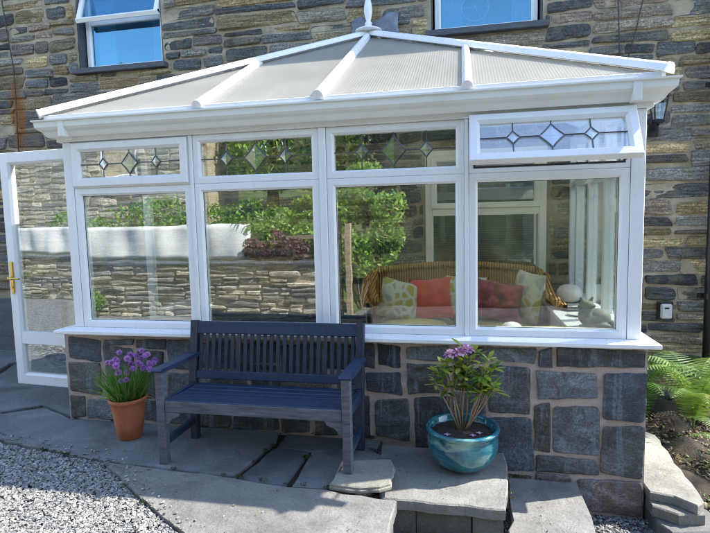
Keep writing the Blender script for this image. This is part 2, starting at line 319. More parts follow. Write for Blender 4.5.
# ------------------------------------------------------------------ mesh helpers
class MB:
    def __init__(s): s.v = []; s.f = []; s.m = []; s.t = []
    def add(s, vs, fs, mi=0, tint=(1, 1, 1)):
        o = len(s.v); s.v.extend([tuple(p) for p in vs]); s.t.extend([tint]*len(vs))
        for f in fs: s.f.append(tuple(o+i for i in f)); s.m.append(mi)
    def box(s, x0, x1, y0, y1, z0, z1, mi=0, tint=(1, 1, 1), bev=0.0):
        if bev:
            b = bev
            vs = []
            for (xx, yy, zz) in [(x, y, z) for x in (0, 1) for y in (0, 1) for z in (0, 1)]:
                X = (x0, x1)[xx]; Y = (y0, y1)[yy]; Z = (z0, z1)[zz]
                dx = b if xx == 0 else -b; dy = b if yy == 0 else -b; dz = b if zz == 0 else -b
                vs += [(X, Y+dy, Z+dz), (X+dx, Y, Z+dz), (X+dx, Y+dy, Z)]
            def i(x, y, z, k): return ((x*2+y)*2+z)*3+k
            fs = []
            for a in (0, 1):
                fs.append([i(a, 0, 0, 0), i(a, 0, 1, 0), i(a, 1, 1, 0), i(a, 1, 0, 0)][::(1 if a == 0 else -1)])
                fs.append([i(0, a, 0, 1), i(1, a, 0, 1), i(1, a, 1, 1), i(0, a, 1, 1)][::(1 if a == 0 else -1)])
                fs.append([i(0, 0, a, 2), i(0, 1, a, 2), i(1, 1, a, 2), i(1, 0, a, 2)][::(1 if a == 0 else -1)])
            for a in (0, 1):
                for c in (0, 1):
                    fs.append([i(a, c, 0, 0), i(a, c, 0, 1), i(a, c, 1, 1), i(a, c, 1, 0)])
                    fs.append([i(a, 0, c, 0), i(a, 0, c, 2), i(a, 1, c, 2), i(a, 1, c, 0)])
                    fs.append([i(0, a, c, 1), i(0, a, c, 2), i(1, a, c, 2), i(1, a, c, 1)])
            for a in (0, 1):
                for c in (0, 1):
                    for d in (0, 1): fs.append([i(a, c, d, 0), i(a, c, d, 1), i(a, c, d, 2)])
            s.add(vs, fs, mi, tint); return
        vs = [(x, y, z) for x in (x0, x1) for y in (y0, y1) for z in (z0, z1)]
        s.add(vs, [(0, 1, 3, 2), (4, 6, 7, 5), (0, 4, 5, 1), (2, 3, 7, 6), (0, 2, 6, 4), (1, 5, 7, 3)], mi, tint)
    def beam(s, a, b, w, h, up=(0, 0, 1), mi=0, tint=(1, 1, 1), bev=0.0, w2=None, h2=None):
        a = Vector(a); b = Vector(b); d = (b-a).normalized(); up = Vector(up)
        sx = d.cross(up).normalized(); uz = sx.cross(d).normalized()
        w2 = w2 or w; h2 = h2 or h
        c = min(bev, w/2.1, h/2.1) if bev else 0
        def ring(p, w, h):
            if not c: pts = [(-w/2, -h/2), (w/2, -h/2), (w/2, h/2), (-w/2, h/2)]
            else: pts = [(-w/2+c, -h/2), (w/2-c, -h/2), (w/2, -h/2+c), (w/2, h/2-c), (w/2-c, h/2), (-w/2+c, h/2), (-w/2, h/2-c), (-w/2, -h/2+c)]
            return [p+sx*x+uz*z for x, z in pts]
        r0 = ring(a, w, h); r1 = ring(b, w2, h2); n = len(r0)
        fs = [(i, (i+1) % n, n+(i+1) % n, n+i) for i in range(n)] + [tuple(range(n))[::-1], tuple(range(n, 2*n))]
        s.add(r0+r1, fs, mi, tint)
    def tube(s, pts, rad, n=8, mi=0, tint=(1, 1, 1), cap=True):
        pts = [Vector(p) for p in pts]; rads = rad if isinstance(rad, (list, tuple)) else [rad]*len(pts)
        vs = []; ref = Vector((0.13, 0.31, 0.94))
        for i, p in enumerate(pts):
            d = (pts[min(i+1, len(pts)-1)]-pts[max(i-1, 0)]).normalized()
            if abs(d.dot(ref)) > 0.97: ref = Vector((1, 0.1, 0))
            a = d.cross(ref).normalized(); b = d.cross(a)
            for k in range(n):
                t = 2*math.pi*k/n; vs.append(p+(a*math.cos(t)+b*math.sin(t))*rads[i])
        fs = []
        for i in range(len(pts)-1):
            for k in range(n): fs.append((i*n+k, i*n+(k+1) % n, (i+1)*n+(k+1) % n, (i+1)*n+k))
        if cap: fs += [tuple(range(n))[::-1], tuple(range((len(pts)-1)*n, len(pts)*n))]
        s.add(vs, fs, mi, tint)
    def lathe(s, prof, c=(0, 0, 0), n=32, mi=0, tint=(1, 1, 1)):
        vs = []; fs = []
        for r, z in prof:
            for k in range(n):
                t = 2*math.pi*k/n; vs.append((c[0]+r*math.cos(t), c[1]+r*math.sin(t), c[2]+z))
        for i in range(len(prof)-1):
            for k in range(n): fs.append((i*n+k, i*n+(k+1) % n, (i+1)*n+(k+1) % n, (i+1)*n+k))
        if prof[0][0] > 1e-4: fs.append(tuple(range(n))[::-1])
        if prof[-1][0] > 1e-4: fs.append(tuple(range((len(prof)-1)*n, len(prof)*n)))
        s.add(vs, fs, mi, tint)
    def prism(s, poly, z0, z1, mi=0, tint=(1, 1, 1), bev=0.0):
        n = len(poly)
        area = sum(poly[i][0]*poly[(i+1) % n][1]-poly[(i+1) % n][0]*poly[i][1] for i in range(n))
        if area < 0: poly = poly[::-1]
        cx = sum(p[0] for p in poly)/n; cy = sum(p[1] for p in poly)/n
        rings = [(0, z0), (0, z1-bev), (bev, z1)] if bev else [(0, z0), (0, z1)]
        vs = []
        for ins, z in rings:
            for x, y in poly:
                d = math.hypot(x-cx, y-cy); k = max(0, (d-ins)/d) if d else 1
                vs.append((cx+(x-cx)*k, cy+(y-cy)*k, z))
        fs = []
        for r in range(len(rings)-1):
            for i in range(n): fs.append((r*n+i, r*n+(i+1) % n, (r+1)*n+(i+1) % n, (r+1)*n+i))
        fs += [tuple(range(n))[::-1], tuple(range((len(rings)-1)*n, len(rings)*n))]
        s.add(vs, fs, mi, tint)
    def build(s, name, mats, parent=None, smooth=False, tint=False):
        me = bpy.data.meshes.new(name)
        me.from_pydata(s.v, [], s.f)
        if not isinstance(mats, (list, tuple)): mats = [mats]
        for m in mats: me.materials.append(MT[m] if isinstance(m, str) else m)
        if len(mats) > 1: me.polygons.foreach_set('material_index', s.m)
        if smooth: me.polygons.foreach_set('use_smooth', [True]*len(me.polygons))
        if tint:
            a = me.color_attributes.new('tint', 'FLOAT_COLOR', 'POINT')
            buf = np.ones((len(s.v), 4), dtype=np.float32); buf[:, :3] = np.array(s.t, dtype=np.float32)
            a.data.foreach_set('color', buf.ravel())
        me.update()
        o = bpy.data.objects.new(name, me); C.objects.link(o)
        if parent is not None: attach(o, parent)
        return o
def world_loc(o):
    v = Vector((0, 0, 0))
    while o is not None: v += o.location; o = o.parent if o.parent else None
    return v
LOC = {}
def attach(o, parent):
    o.parent = parent
    base = LOC.get(parent.name, Vector((0, 0, 0)))
    # parts are modelled in world coordinates; the thing's Empty stands at its base
    o.matrix_parent_inverse = Matrix.Translation(-base) if parent.type == 'EMPTY' else Matrix.Identity(4)
def thing(name, label, cat, loc, group=None):
    o = bpy.data.objects.new(name, None); C.objects.link(o); o.location = loc; o.empty_display_size = 0.1
    LOC[o.name] = Vector(loc)
    o['label'] = label; o['category'] = cat
    if group: o['group'] = group
    return o
def tag(o, label, cat, group=None, kind=None):
    o['label'] = label; o['category'] = cat
    if group: o['group'] = group
    if kind: o['kind'] = kind
    return o
def struct(o): o['kind'] = 'structure'; return o
def copy_thing(root, loc, label=None):
    c = root.copy(); C.objects.link(c); c.location = loc; LOC[c.name] = Vector(loc)
    if label: c['label'] = label
    for ch in root.children:
        d = ch.copy(); C.objects.link(d); d.parent = c
        for g in ch.children:
            e = g.copy(); C.objects.link(e); e.parent = d
    return c
def add_mod(o, kind, **kw):
    m = o.modifiers.new(kind.lower(), kind)
    for k, v in kw.items(): setattr(m, k, v)
    return m

# ------------------------------------------------------------------ rubble walls
def split_rects(x0, x1, z0, z1, rnd, hmin, hmax, wmin, wmax, out):
    w = x1-x0; h = z1-z0
    if h > hmax and (h/hmax > w/wmax or rnd.random() < 0.5) and h > 2*hmin:
        t = z0+h*rnd.uniform(0.36, 0.64); split_rects(x0, x1, z0, t, rnd, hmin, hmax, wmin, wmax, out); split_rects(x0, x1, t, z1, rnd, hmin, hmax, wmin, wmax, out)
    elif w > wmax and w > 2*wmin:
        t = x0+w*rnd.uniform(0.33, 0.67); split_rects(x0, t, z0, z1, rnd, hmin, hmax, wmin, wmax, out); split_rects(t, x1, z0, z1, rnd, hmin, hmax, wmin, wmax, out)
    elif h > hmax*1.02 and h > 2*hmin:
        t = z0+h*rnd.uniform(0.4, 0.6); split_rects(x0, x1, z0, t, rnd, hmin, hmax, wmin, wmax, out); split_rects(x0, x1, t, z1, rnd, hmin, hmax, wmin, wmax, out)
    else: out.append((x0, x1, z0, z1))
def rubble_rects(x0, x1, z0, z1, seed, hmin=.06, hmax=.16, wmin=.16, wmax=.6, row=.42):
    rnd = random.Random(seed); out = []
    z = z0
    while z < z1-0.02:
        h = min(rnd.uniform(row*.6, row*1.2), z1-z)
        if z1-z-h < hmin: h = z1-z
        x = x0-rnd.uniform(0, .6)
        while x < x1:
            w = rnd.uniform(.5, 1.5); split_rects(max(x, x0), min(x+w, x1), z, z+h, rnd, hmin, hmax, wmin*rnd.uniform(.8, 1.3), wmax*rnd.uniform(.55, 1.5), out); x += w
        z += h
    return out
def stone(mb, rx, tf, rnd, depth, tint, gap, mi, corner=0.35, wob=0.004, tilt=0.0, jmax=.03):
    """one stone: outline with worn corners, chamfered edge, hummocky face. tf maps (u, v, d) to world"""
    x0, x1, z0, z1 = rx
    x0 += gap*rnd.uniform(.3, .8); x1 -= gap*rnd.uniform(.3, .8); z0 += gap*rnd.uniform(.3, .8); z1 -= gap*rnd.uniform(.3, .8)
    w = x1-x0; h = z1-z0
    if w < .03 or h < .02: return
    r = [min(w, h)*rnd.uniform(min(.12, corner*.3), corner) for _ in range(4)]
    pts = []
    def edge(p, q, n):
        for i in range(1, n):
            t = i/n; j = min(min(w, h)*0.05, jmax*.35)
            pts.append((p[0]+(q[0]-p[0])*t+rnd.uniform(-j, j), p[1]+(q[1]-p[1])*t+rnd.uniform(-j, j)))
    nx = max(2, int(w/.07)+1); nz = max(2, int(h/.07)+1)
    jl = lambda a: min(a*.05, jmax)*rnd.uniform(-1, 1)
    cs = [(x0, z0), (x1, z0), (x1, z1), (x0, z1)]
    sl = min(.25*h, .02)*rnd.uniform(-1, 1); s2 = min(.25*h, .02)*rnd.uniform(-1, 1)
    cs = [(x0+jl(w), z0+sl), (x1+jl(w), z0-sl*.5), (x1+jl(w), z1+s2*.4), (x0+jl(w), z1-s2)]
    for k in range(4):
        a = Vector(cs[k]); p = Vector(cs[k-1]); q = Vector(cs[(k+1) % 4])
        dp = (p-a).normalized(); dq = (q-a).normalized()
        A = a+dp*r[k]; B = a+dq*r[k]; M_ = a+(dp+dq)*r[k]*.28
        pts += [tuple(A), tuple(M_), tuple(B)]
        nxt = cs[(k+1) % 4]; a2 = Vector(nxt); e = a2-(a2-a).normalized()*r[(k+1) % 4]
        edge(B, e, nx if k % 2 == 0 else nz)
    n = len(pts); cx = (x0+x1)/2; cz = (z0+z1)/2
    ch = min(.008, h*.12)
    vs = []; sd = rnd.uniform(0, 100)
    tx = rnd.uniform(-tilt, tilt); tz = rnd.uniform(-tilt, tilt)
    def D(px, pz, d): return d+noise.noise((px*7, pz*14, sd))*wob*2+noise.noise((px*25, pz*50, sd))*wob + (px-cx)*tx+(pz-cz)*tz
    for (k, d) in ((0, -.02), (0, depth*.55), (ch, depth)):
        for px, pz in pts:
            l = math.hypot(px-cx, pz-cz); kx = max(.0, 1-k/max(.01, abs(w)/2)); kz = max(0, 1-k/max(.01, h/2))
            X = cx+(px-cx)*kx; Z = cz+(pz-cz)*kz
            vs.append(tf(X, Z, d if k == 0 else D(X, Z, d)))
    for px, pz in pts:
        X = cx+(px-cx)*.55; Z = cz+(pz-cz)*.5; vs.append(tf(X, Z, D(X, Z, depth*1.1)))
    vs.append(tf(cx, cz, D(cx, cz, depth*1.1)))
    fs = []
    for rr in range(3):
        for i in range(n): fs.append((rr*n+i, rr*n+(i+1) % n, (rr+1)*n+(i+1) % n, (rr+1)*n+i))
    for i in range(n): fs.append((3*n+i, 3*n+(i+1) % n, 4*n))
    mb.add(vs, fs, mi, tint)
PAL = [(.12, .12, .112), (.155, .15, .132), (.085, .092, .092), (.19, .165, .125), (.25, .195, .115), (.18, .155, .10), (.28, .22, .115), (.13, .11, .10), (.22, .165, .13), (.065, .07, .074), (.17, .16, .14), (.10, .105, .105), (.33, .24, .125), (.09, .092, .088)]
def clip_rect(r, holes, pad=.02):
    x0, x1, z0, z1 = r
    for a, b, c, d in holes:
        a -= pad; b += pad; c -= pad; d += pad
        if x0 < b and x1 > a and z0 < d and z1 > c:
            opts = []
            if a-x0 > .05: opts.append((x0, a, z0, z1))
            if x1-b > .05: opts.append((b, x1, z0, z1))
            if c-z0 > .035: opts.append((x0, x1, z0, c))
            if z1-d > .035: opts.append((x0, x1, d, z1))
            if not opts: return None
            x0, x1, z0, z1 = max(opts, key=lambda o: (o[1]-o[0])*(o[3]-o[2]))
    return (x0, x1, z0, z1)
def rubble(mb, rects, tf, holes, seed, gap=.028, d0=.008, d1=.028, pal=PAL, mi=1, warp=.05, bright=1.0, tilt=.03):
    rnd = random.Random(seed)
    for r in rects:
        cx = (r[0]+r[1])/2; cz = (r[2]+r[3])/2
        s = warp*noise.noise((cx*.6, cz*.8, seed))
        sx0 = warp*noise.noise((r[0]*.6, cz*.8, seed)); sx1 = warp*noise.noise((r[1]*.6, cz*.8, seed))
        q = clip_rect((r[0], r[1], r[2]+s, r[3]+s), holes)
        if not q: continue
        b = rnd.choice(pal); k = rnd.uniform(.55, 1.45)*bright
        stone(mb, q, tf, rnd, rnd.uniform(d0, d1), tuple(x*k for x in b), gap, mi, tilt=tilt)
def mortar_sheet(mb, x0, x1, z0, z1, tf, holes, step=.07, amp=.008, mi=0):
    xs = sorted(set([x0, x1]+[v for h in holes for v in h[:2] if x0 < v < x1])); zs = sorted(set([z0, z1]+[v for h in holes for v in h[2:] if z0 < v < z1]))
    def fill(L):
        o = []
        for a, b in zip(L[:-1], L[1:]):
            n = max(1, int((b-a)/step)); o += [a+(b-a)*i/n for i in range(n)]
        return o+[L[-1]]
    X = fill(xs); Z = fill(zs)
    vs = [tf(x, z, noise.noise((x*9, z*9, 3.3))*amp+noise.noise((x*30, z*30, 1.3))*amp*.5) for z in Z for x in X]
    fs = []; n = len(X)
    for j in range(len(Z)-1):
        for i in range(n-1):
            cx = (X[i]+X[i+1])/2; cz = (Z[j]+Z[j+1])/2
            if any(a < cx < b and c < cz < d for a, b, c, d in holes): continue
            fs.append((j*n+i, j*n+i+1, (j+1)*n+i+1, (j+1)*n+i))
    mb.add(vs, fs, mi)

# ================================================================== GROUND
def ground_h(x, y):
    t = min(1, max(0, (x-2.36)/.18)); t = t*t*(3-2*t)
    h = -.035*(1-t)-.43*t
    if x > 4.0:
        k = min(1, max(0, (y-.1)/1.6)); m_ = min(1, (x-4.0)/.35)
        h += .12*k*m_
    if y < -1.6: # falls back level with the yard
        k = min(1, (-1.6-y)/1.0); h = h*(1-k)+(-.05)*k
    return h
def axis_pts(lo, hi, f0, f1, fs):
    a = [lo, lo*.5, lo*.2, lo*.08]; a = [v for v in a if v < f0-1]; p = []
    x = f0
    while x < f1: p.append(x); x += fs
    b = [v for v in (hi*.08, hi*.2, hi*.5, hi) if v > f1+1]
    return sorted(a+[f0-3, f0-1]+p+[f1, f1+1, f1+3]+b)
mb = MB()
gx = axis_pts(-300, 300, -3, 7, .12); gy = axis_pts(-300, 300, -3, 2.4, .12)
vs = [(x, y, ground_h(x, y)) for y in gy for x in gx]; n = len(gx)
fs = [(j*n+i, j*n+i+1, (j+1)*n+i+1, (j+1)*n+i) for j in range(len(gy)-1) for i in range(n-1)]
mb.add(vs, fs); struct(mb.build('ground', 'gravel', smooth=True))
# soil bed by the house wall on the right
mb = MB(); vs = []; rnd = random.Random(4)
xs = np.arange(4.02, 6.6, .06); ys = np.arange(-.0, 1.88, .06)
for y in ys:
    for x in xs:
        e = min(1, (x-4.02)/.25, (y+.0)/.2+.1)
        vs.append((x, y, ground_h(x, y)+.012+.07*max(0, e)*(.5+noise.noise((x*4, y*4, 2)))+.02*noise.noise((x*22, y*22, 0))))
n = len(xs); mb.add(vs, [(j*n+i, j*n+i+1, (j+1)*n+i+1, (j+1)*n+i) for j in range(len(ys)-1) for i in range(n-1)])
struct(mb.build('soil_bed', 'soil', smooth=True))

# flagstones (traced outlines in metres)
def rough_poly(poly, seed, step=.12, j=.008):
    rnd = random.Random(seed); out = []
    n = len(poly)
    for i in range(n):
        a = poly[i]; b = poly[(i+1) % n]; L = math.hypot(b[0]-a[0], b[1]-a[1]); k = max(1, int(L/step))
        for q in range(k):
            t = q/k; jj = j if q else j*.4
            out.append((a[0]+(b[0]-a[0])*t+rnd.uniform(-jj, jj), a[1]+(b[1]-a[1])*t+rnd.uniform(-jj, jj)))
    return out
def flag(name, poly, z0, z1, col=(.30, .305, .30), seed=1, kind='structure', bev=.008, j=.008):
    m_ = MB(); m_.prism(rough_poly(poly, seed, .09, j), z0, z1, 0, col, bev)
    o = m_.build(name, 'flag', tint=True)
    if kind: o['kind'] = kind
    return o
g = (.17, .176, .18)
flag('paving', [(-.9, -.215), (-.746, -.008), (-.492, .17), (-.12, -.003), (1.036, -.003), (1.60, -.003), (1.64, -.14), (1.562, -.655), (1.048, -.628), (.642, -.595), (-.306, -.43), (-.73, -.36)], -.06, .0, g, 1)
flag('paving', [(.648, -.607), (1.048, -.641), (1.567, -.672), (1.918, -.724), (2.147, -.712), (2.253, -.745), (2.537, -.767), (2.53, -.954), (2.56, -1.30), (2.5, -2.1), (2.1, -2.5), (1.7, -2.1), (1.567, -1.224), (1.194, -.985)], -.07, -.002, (.19, .186, .175), 2)
flag('paving', [(1.588, -.652), (1.662, -.238), (1.905, -.263), (1.895, -.70)], -.06, -.012, (.12, .127, .135), 3)
flag('paving', [(1.925, -.25), (2.245, -.14), (2.38, -.25), (2.40, -.60), (2.30, -.70), (2.142, -.693), (1.935, -.705)], -.06, -.004, (.15, .155, .16), 4)
flag('paving', [(1.665, -.225), (1.66, -.004), (2.34, -.004), (2.33, -.13), (2.25, -.125), (1.915, -.24)], -.06, -.016, (.12, .125, .13), 5)
flag('paving', [(-.805, .03), (-.56, .225), (-.11, .03), (-.11, .62), (-.60, .56), (-1.15, .70), (-1.6, .75), (-1.75, .35), (-1.1, -.10)], -.06, .004, (.15, .158, .165), 6)
flag('paving', [(-1.665, .80), (-1.2, .73), (-.6, .59), (-.11, .65), (-.11, 1.87), (-1.6, 1.87), (-1.9, 1.3)], -.06, -.003, (.14, .147, .155), 7)
flag('paving', [(-1.98, 1.32), (-1.68, 1.87), (-3.4, 1.87), (-3.2, .9), (-1.78, .75)], -.06, .001, (.14, .147, .155), 8)
flag('paving', [(-1.8, .30), (-1.68, .72), (-2.7, .82), (-3.4, .7), (-3.2, -.3), (-1.2, -.12)], -.06, .003, (.155, .16, .165), 9)
flag('paving', [(2.44, -.675), (2.8, -.685), (3.102, -.69), (3.142, -.40), (3.15, -.28), (3.15, -.004), (2.34, -.004), (2.36, -.24), (2.41, -.27), (2.42, -.62)], -.105, -.045, (.22, .215, .20), 10)
o = flag('paving', [(3.17, -.004), (3.60, -.004), (3.60, -.20), (3.575, -.78), (3.58, -1.5), (3.10, -1.5), (3.125, -.60), (3.165, -.50)], -.275, -.21, (.22, .215, .205), 11)
flag('paving', [(2.5, -.66), (2.814, -.665), (3.10, -.67), (3.085, -.86), (3.05, -1.6), (2.60, -1.6), (2.58, -.95)], -.31, -.25, (.19, .188, .18), 12)
# riser stones under the step
mb = MB(); rnd = random.Random(8)
for i, (a, b) in enumerate(((2.45, 2.63), (2.635, 2.93), (2.935, 3.10))):
    mb.prism(rough_poly([(a, -.655+rnd.uniform(-.01, .01)), (b, -.655), (b, -.1), (a, -.1)], i, .1, .006), -.30, -.107, 0, (.14, .14, .125), .006)
mb.prism(rough_poly([(2.41, -2.0), (2.50, -1.95), (2.525, -.9), (2.50, -.60), (2.40, -.60)], 4, .1, .01), -.42, -.072, 0, (.15, .147, .13), .006)
struct(mb.build('step_riser', 'flag', tint=True))
# loose rough slab under the bench leg
mb = MB(); rnd = random.Random(5)
for k, (z0, z1, s) in enumerate(((-.003, .016, 1.0), (.0165, .030, .97))):
    P = [(2.154, -.715), (2.185, -.433), (2.30, -.39), (2.46, -.36), (2.495, -.45), (2.50, -.66), (2.44, -.70), (2.335, -.725)]
    cx, cy = 2.33, -.55
    mb.prism(rough_poly([(cx+(x-cx)*s, cy+(y-cy)*s) for x, y in P], 20+k, .05, .008), z0, z1, 0, (.24, .235, .2), .006)
tag(mb.build('stone_slab', 'flag', tint=True), 'small rough loose slate slab under the front right leg of the bench', 'stone slab')
# stacked path stones right of the conservatory
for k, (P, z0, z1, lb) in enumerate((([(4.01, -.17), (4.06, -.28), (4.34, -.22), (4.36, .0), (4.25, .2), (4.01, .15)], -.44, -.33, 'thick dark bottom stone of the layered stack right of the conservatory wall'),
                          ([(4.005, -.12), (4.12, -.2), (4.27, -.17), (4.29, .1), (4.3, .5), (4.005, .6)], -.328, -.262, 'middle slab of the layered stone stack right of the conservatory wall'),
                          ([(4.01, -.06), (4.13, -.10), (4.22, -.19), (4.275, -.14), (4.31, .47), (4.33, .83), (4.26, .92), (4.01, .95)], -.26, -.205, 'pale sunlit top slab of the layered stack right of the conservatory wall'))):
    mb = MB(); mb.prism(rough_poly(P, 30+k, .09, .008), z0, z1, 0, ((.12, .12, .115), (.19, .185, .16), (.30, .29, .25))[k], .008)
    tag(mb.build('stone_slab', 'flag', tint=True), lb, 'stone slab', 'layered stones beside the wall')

# pebbles: real chips where the camera is close
def pebbles(name, region, n, size, zf, seed, pal, label=None):
    rs = np.random.RandomState(seed)
    base = np.array([(1, 0, 0), (0, 1, 0), (-1, 0, 0), (0, -1, 0), (.55, .55, .8), (-.5, .5, .7), (-.5, -.6, .8), (.6, -.5, .7), (0, 0, -.6)])
    faces = [(0, 1, 4), (1, 5, 4), (1, 2, 5), (2, 6, 5), (2, 3, 6), (3, 7, 6), (3, 0, 7), (0, 4, 7), (4, 5, 6, 7), (1, 0, 8), (2, 1, 8), (3, 2, 8), (0, 3, 8)]
    V = []; F = []; T = []
    x0, x1, y0, y1, test = region; k = 0
    while k < n:
        x = rs.uniform(x0, x1); y = rs.uniform(y0, y1)
        if not test(x, y): k += 1; continue
        s = size*rs.uniform(.55, 1.5); a = rs.uniform(0, 6.28); ca, sa = math.cos(a), math.sin(a)
        b = (base+rs.uniform(-.25, .25, base.shape))*np.array([s, s*rs.uniform(.45, .8), s*rs.uniform(.3, .6)])
        tx, ty = rs.uniform(-.5, .5, 2)
        X = b[:, 0]*ca-b[:, 1]*sa; Y = b[:, 0]*sa+b[:, 1]*ca; Z = b[:, 2]+X*tx+Y*ty
        o = len(V)*9
        V.append(np.stack([X+x, Y+y, Z+zf(x, y)+rs.uniform(-.2, .5)*size*.5], 1))
        F += [tuple(o+i for i in f) for f in faces]
        c = np.array(pal[rs.randint(len(pal))])*rs.uniform(.7, 1.25); T.append(np.repeat(c[None], 9, 0)); k += 1
    mb = MB(); mb.v = [tuple(p) for p in np.concatenate(V)]; mb.f = F; mb.m = [0]*len(F); mb.t = [tuple(t) for t in np.concatenate(T)]
    o = mb.build(name, 'pebble', tint=True)
    o['kind'] = 'stuff'; o['label'] = label; o['category'] = 'gravel'
    return o
def in_poly(x, y, P):
    r = False; j = len(P)-1
    for i in range(len(P)):
        if (P[i][1] > y) != (P[j][1] > y) and x < (P[j][0]-P[i][0])*(y-P[i][1])/(P[j][1]-P[i][1])+P[i][0]: r = not r
        j = i
    return r
flag('paving', [(1.5, -2.75), (2.6, -2.3), (9, -2.3), (9, -6.4), (1.35, -6.4), (1.35, -3.5)], -.09, -.02, (.05, .052, .055), 41)  # unseen dark slab added to keep bright ground out of the reflections
flag('joint_soil', [(-3.5, -.1), (-.9, -.2), (.64, -.6), (1.25, -.98), (1.6, -1.2), (2.3, -.85), (2.35, -.0), (-.1, -.0), (-.1, 1.88), (-3.5, 1.88)], -.05, -.028, (.03, .027, .022), 42)
GP = [(-.95, -.25), (-.73, -.375), (-.306, -.445), (.642, -.605), (1.194, -1.0), (1.567, -1.24), (1.75, -2.2), (-1.6, -2.2), (-3, -1.2)]
GPAL = [tuple(v*.48 for v in q) for q in [(.42, .42, .41), (.60, .59, .56), (.30, .31, .32), (.70, .68, .64), (.20, .21, .22), (.52, .50, .46), (.36, .36, .36), (.64, .62, .58)]]
pebbles('gravel', (-.75, 1.75, -2.0, -.28, lambda x, y: in_poly(x, y, GP)), 52000, .0095, lambda x, y: -.022, 1, GPAL, 'pale grey slate gravel in front of the paving')
pebbles('gravel', (-3, 1.9, -4.1, -.3, lambda x, y: in_poly(x, y, GP) and (y < -1.3 or x < -.6)) , 12000, .016, lambda x, y: -.026, 2, GPAL, 'coarser pale gravel further from the paving')
pebbles('gravel', (3.58, 4.6, -1.4, .0, lambda x, y: True), 11000, .011, lambda x, y: ground_h(x, y)+.006, 3, [(.10, .105, .11), (.2, .2, .2), (.3, .29, .27), (.07, .07, .075)], 'dark slate chippings by the right corner of the conservatory wall')
# moss, grit and fallen bits in the seam between the flags
rnd = random.Random(12)

# ================================================================== HOUSE
YW = 1.9
house = thing('stone_house', 'slate rubble stone house with white framed windows behind the conservatory', 'house', (0, YW, 0))
HX0, HX1, HZ = -6.5, 5.62, 5.14
W1 = (-1.31, -.27, 3.2, 4.15); W2 = (2.60, 3.63, 3.255, 4.2); W3 = (2.53, 3.68, .88, 2.14)
holes = [W1, W2, W3]
tfw = lambda x, z, d: (x, YW-d, z)
mb = MB()
mortar_sheet(mb, HX0, HX1, -.6, HZ, tfw, holes, .07, .009)
rects = rubble_rects(HX0, HX1, -.45, HZ, 11, .04, .165, .12, .80, .44)
rubble(mb, rects, tfw, holes+[(-9, -1.62, -1, .66)], 5, gap=.022, d0=.004, d1=.03, bright=1.7, tilt=.06)
mb.build('wall', ['mortar', 'house_stone'], house, tint=True)
# dark slate plinth left of the door
mb = MB()
mb.box(HX0, -1.70, YW-.05, YW-.012, -.1, .60, 0, bev=.006)
for i in range(7):
    x = -1.72-.5*i
    mb.box(x-.485, x, YW-.085, YW-.05, -.1+.01*(i % 2), .62+.012*(i % 3), 0, bev=.006)
mb.build('plinth', 'slate_dark', house)
# gables, back and roof
mb = MB()
mb.box(HX0, HX0+.3, YW+.02, 7.5, -.6, HZ); mb.box(HX1-.45, HX1-.001, YW+.012, 7.5, -.6, HZ); mb.box(HX0+.3, HX1-.45, 7.2, 7.5, -.6, HZ)
for x0, x1 in ((HX0, HX0+.3), (HX1-.45, HX1-.001)):
    mb.add([(x0, YW+.02, HZ), (x0, 7.5, HZ), (x0, 4.7, HZ+1.9), (x1, YW+.02, HZ), (x1, 7.5, HZ), (x1, 4.7, HZ+1.9)], [(0, 2, 1), (3, 4, 5), (0, 3, 5, 2), (1, 2, 5, 4)])
mb.build('gable', 'gable', house)
mb = MB()
mb.add([(HX0-.1, YW-.10, HZ-.03), (HX1+.05, YW-.10, HZ-.03), (HX1+.05, 4.7, HZ+1.97), (HX0-.1, 4.7, HZ+1.97),
        (HX0-.1, YW-.10, HZ+.02), (HX1+.05, YW-.10, HZ+.02), (HX1+.05, 4.7, HZ+2.03), (HX0-.1, 4.7, HZ+2.03), (HX1+.05, 7.6, HZ-.03), (HX0-.1, 7.6, HZ-.03)],
       [(0, 1, 2, 3), (4, 7, 6, 5), (0, 4, 5, 1), (1, 5, 6, 2), (0, 3, 7, 4), (7, 9, 8, 6)])
mb.build('roof', 'roof_slate', house)
# dark rooms behind the windows
mb = MB()
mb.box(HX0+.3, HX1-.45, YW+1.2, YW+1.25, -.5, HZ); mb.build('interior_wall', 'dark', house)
def picture_frame(mb, x0, x1, z0, z1, y, w, dep, cham=.014, mi=0, wb=None):
    """rectangular frame in the XZ plane, front face at y, mitred with a chamfered inner bead"""
    rings = [(0, dep), (0, .004), (.004, 0), (w-cham, 0), (w, cham*1.1), (w, dep)]
    vs = []
    for ins, dy in rings:
        for sx, sz in ((0, 0), (1, 0), (1, 1), (0, 1)):
            vs.append(((x0+ins) if sx == 0 else (x1-ins), y+dy, (z0+ins) if sz == 0 else (z1-ins)))
    fs = []
    for r in range(len(rings)-1):
        for i in range(4): fs.append((r*4+i, r*4+(i+1) % 4, (r+1)*4+(i+1) % 4, (r+1)*4+i))
    for i in range(4): fs.append((20+i, 20+(i+1) % 4, (i+1) % 4, i))
    mb.add(vs, fs, mi)
def pane(x0, x1, z0, z1, y, parent, mat='glass', name='glass_pane', th=.006):
    m_ = MB(); m_.box(x0, x1, y, y+th, z0, z1); return m_.build(name, mat, parent)
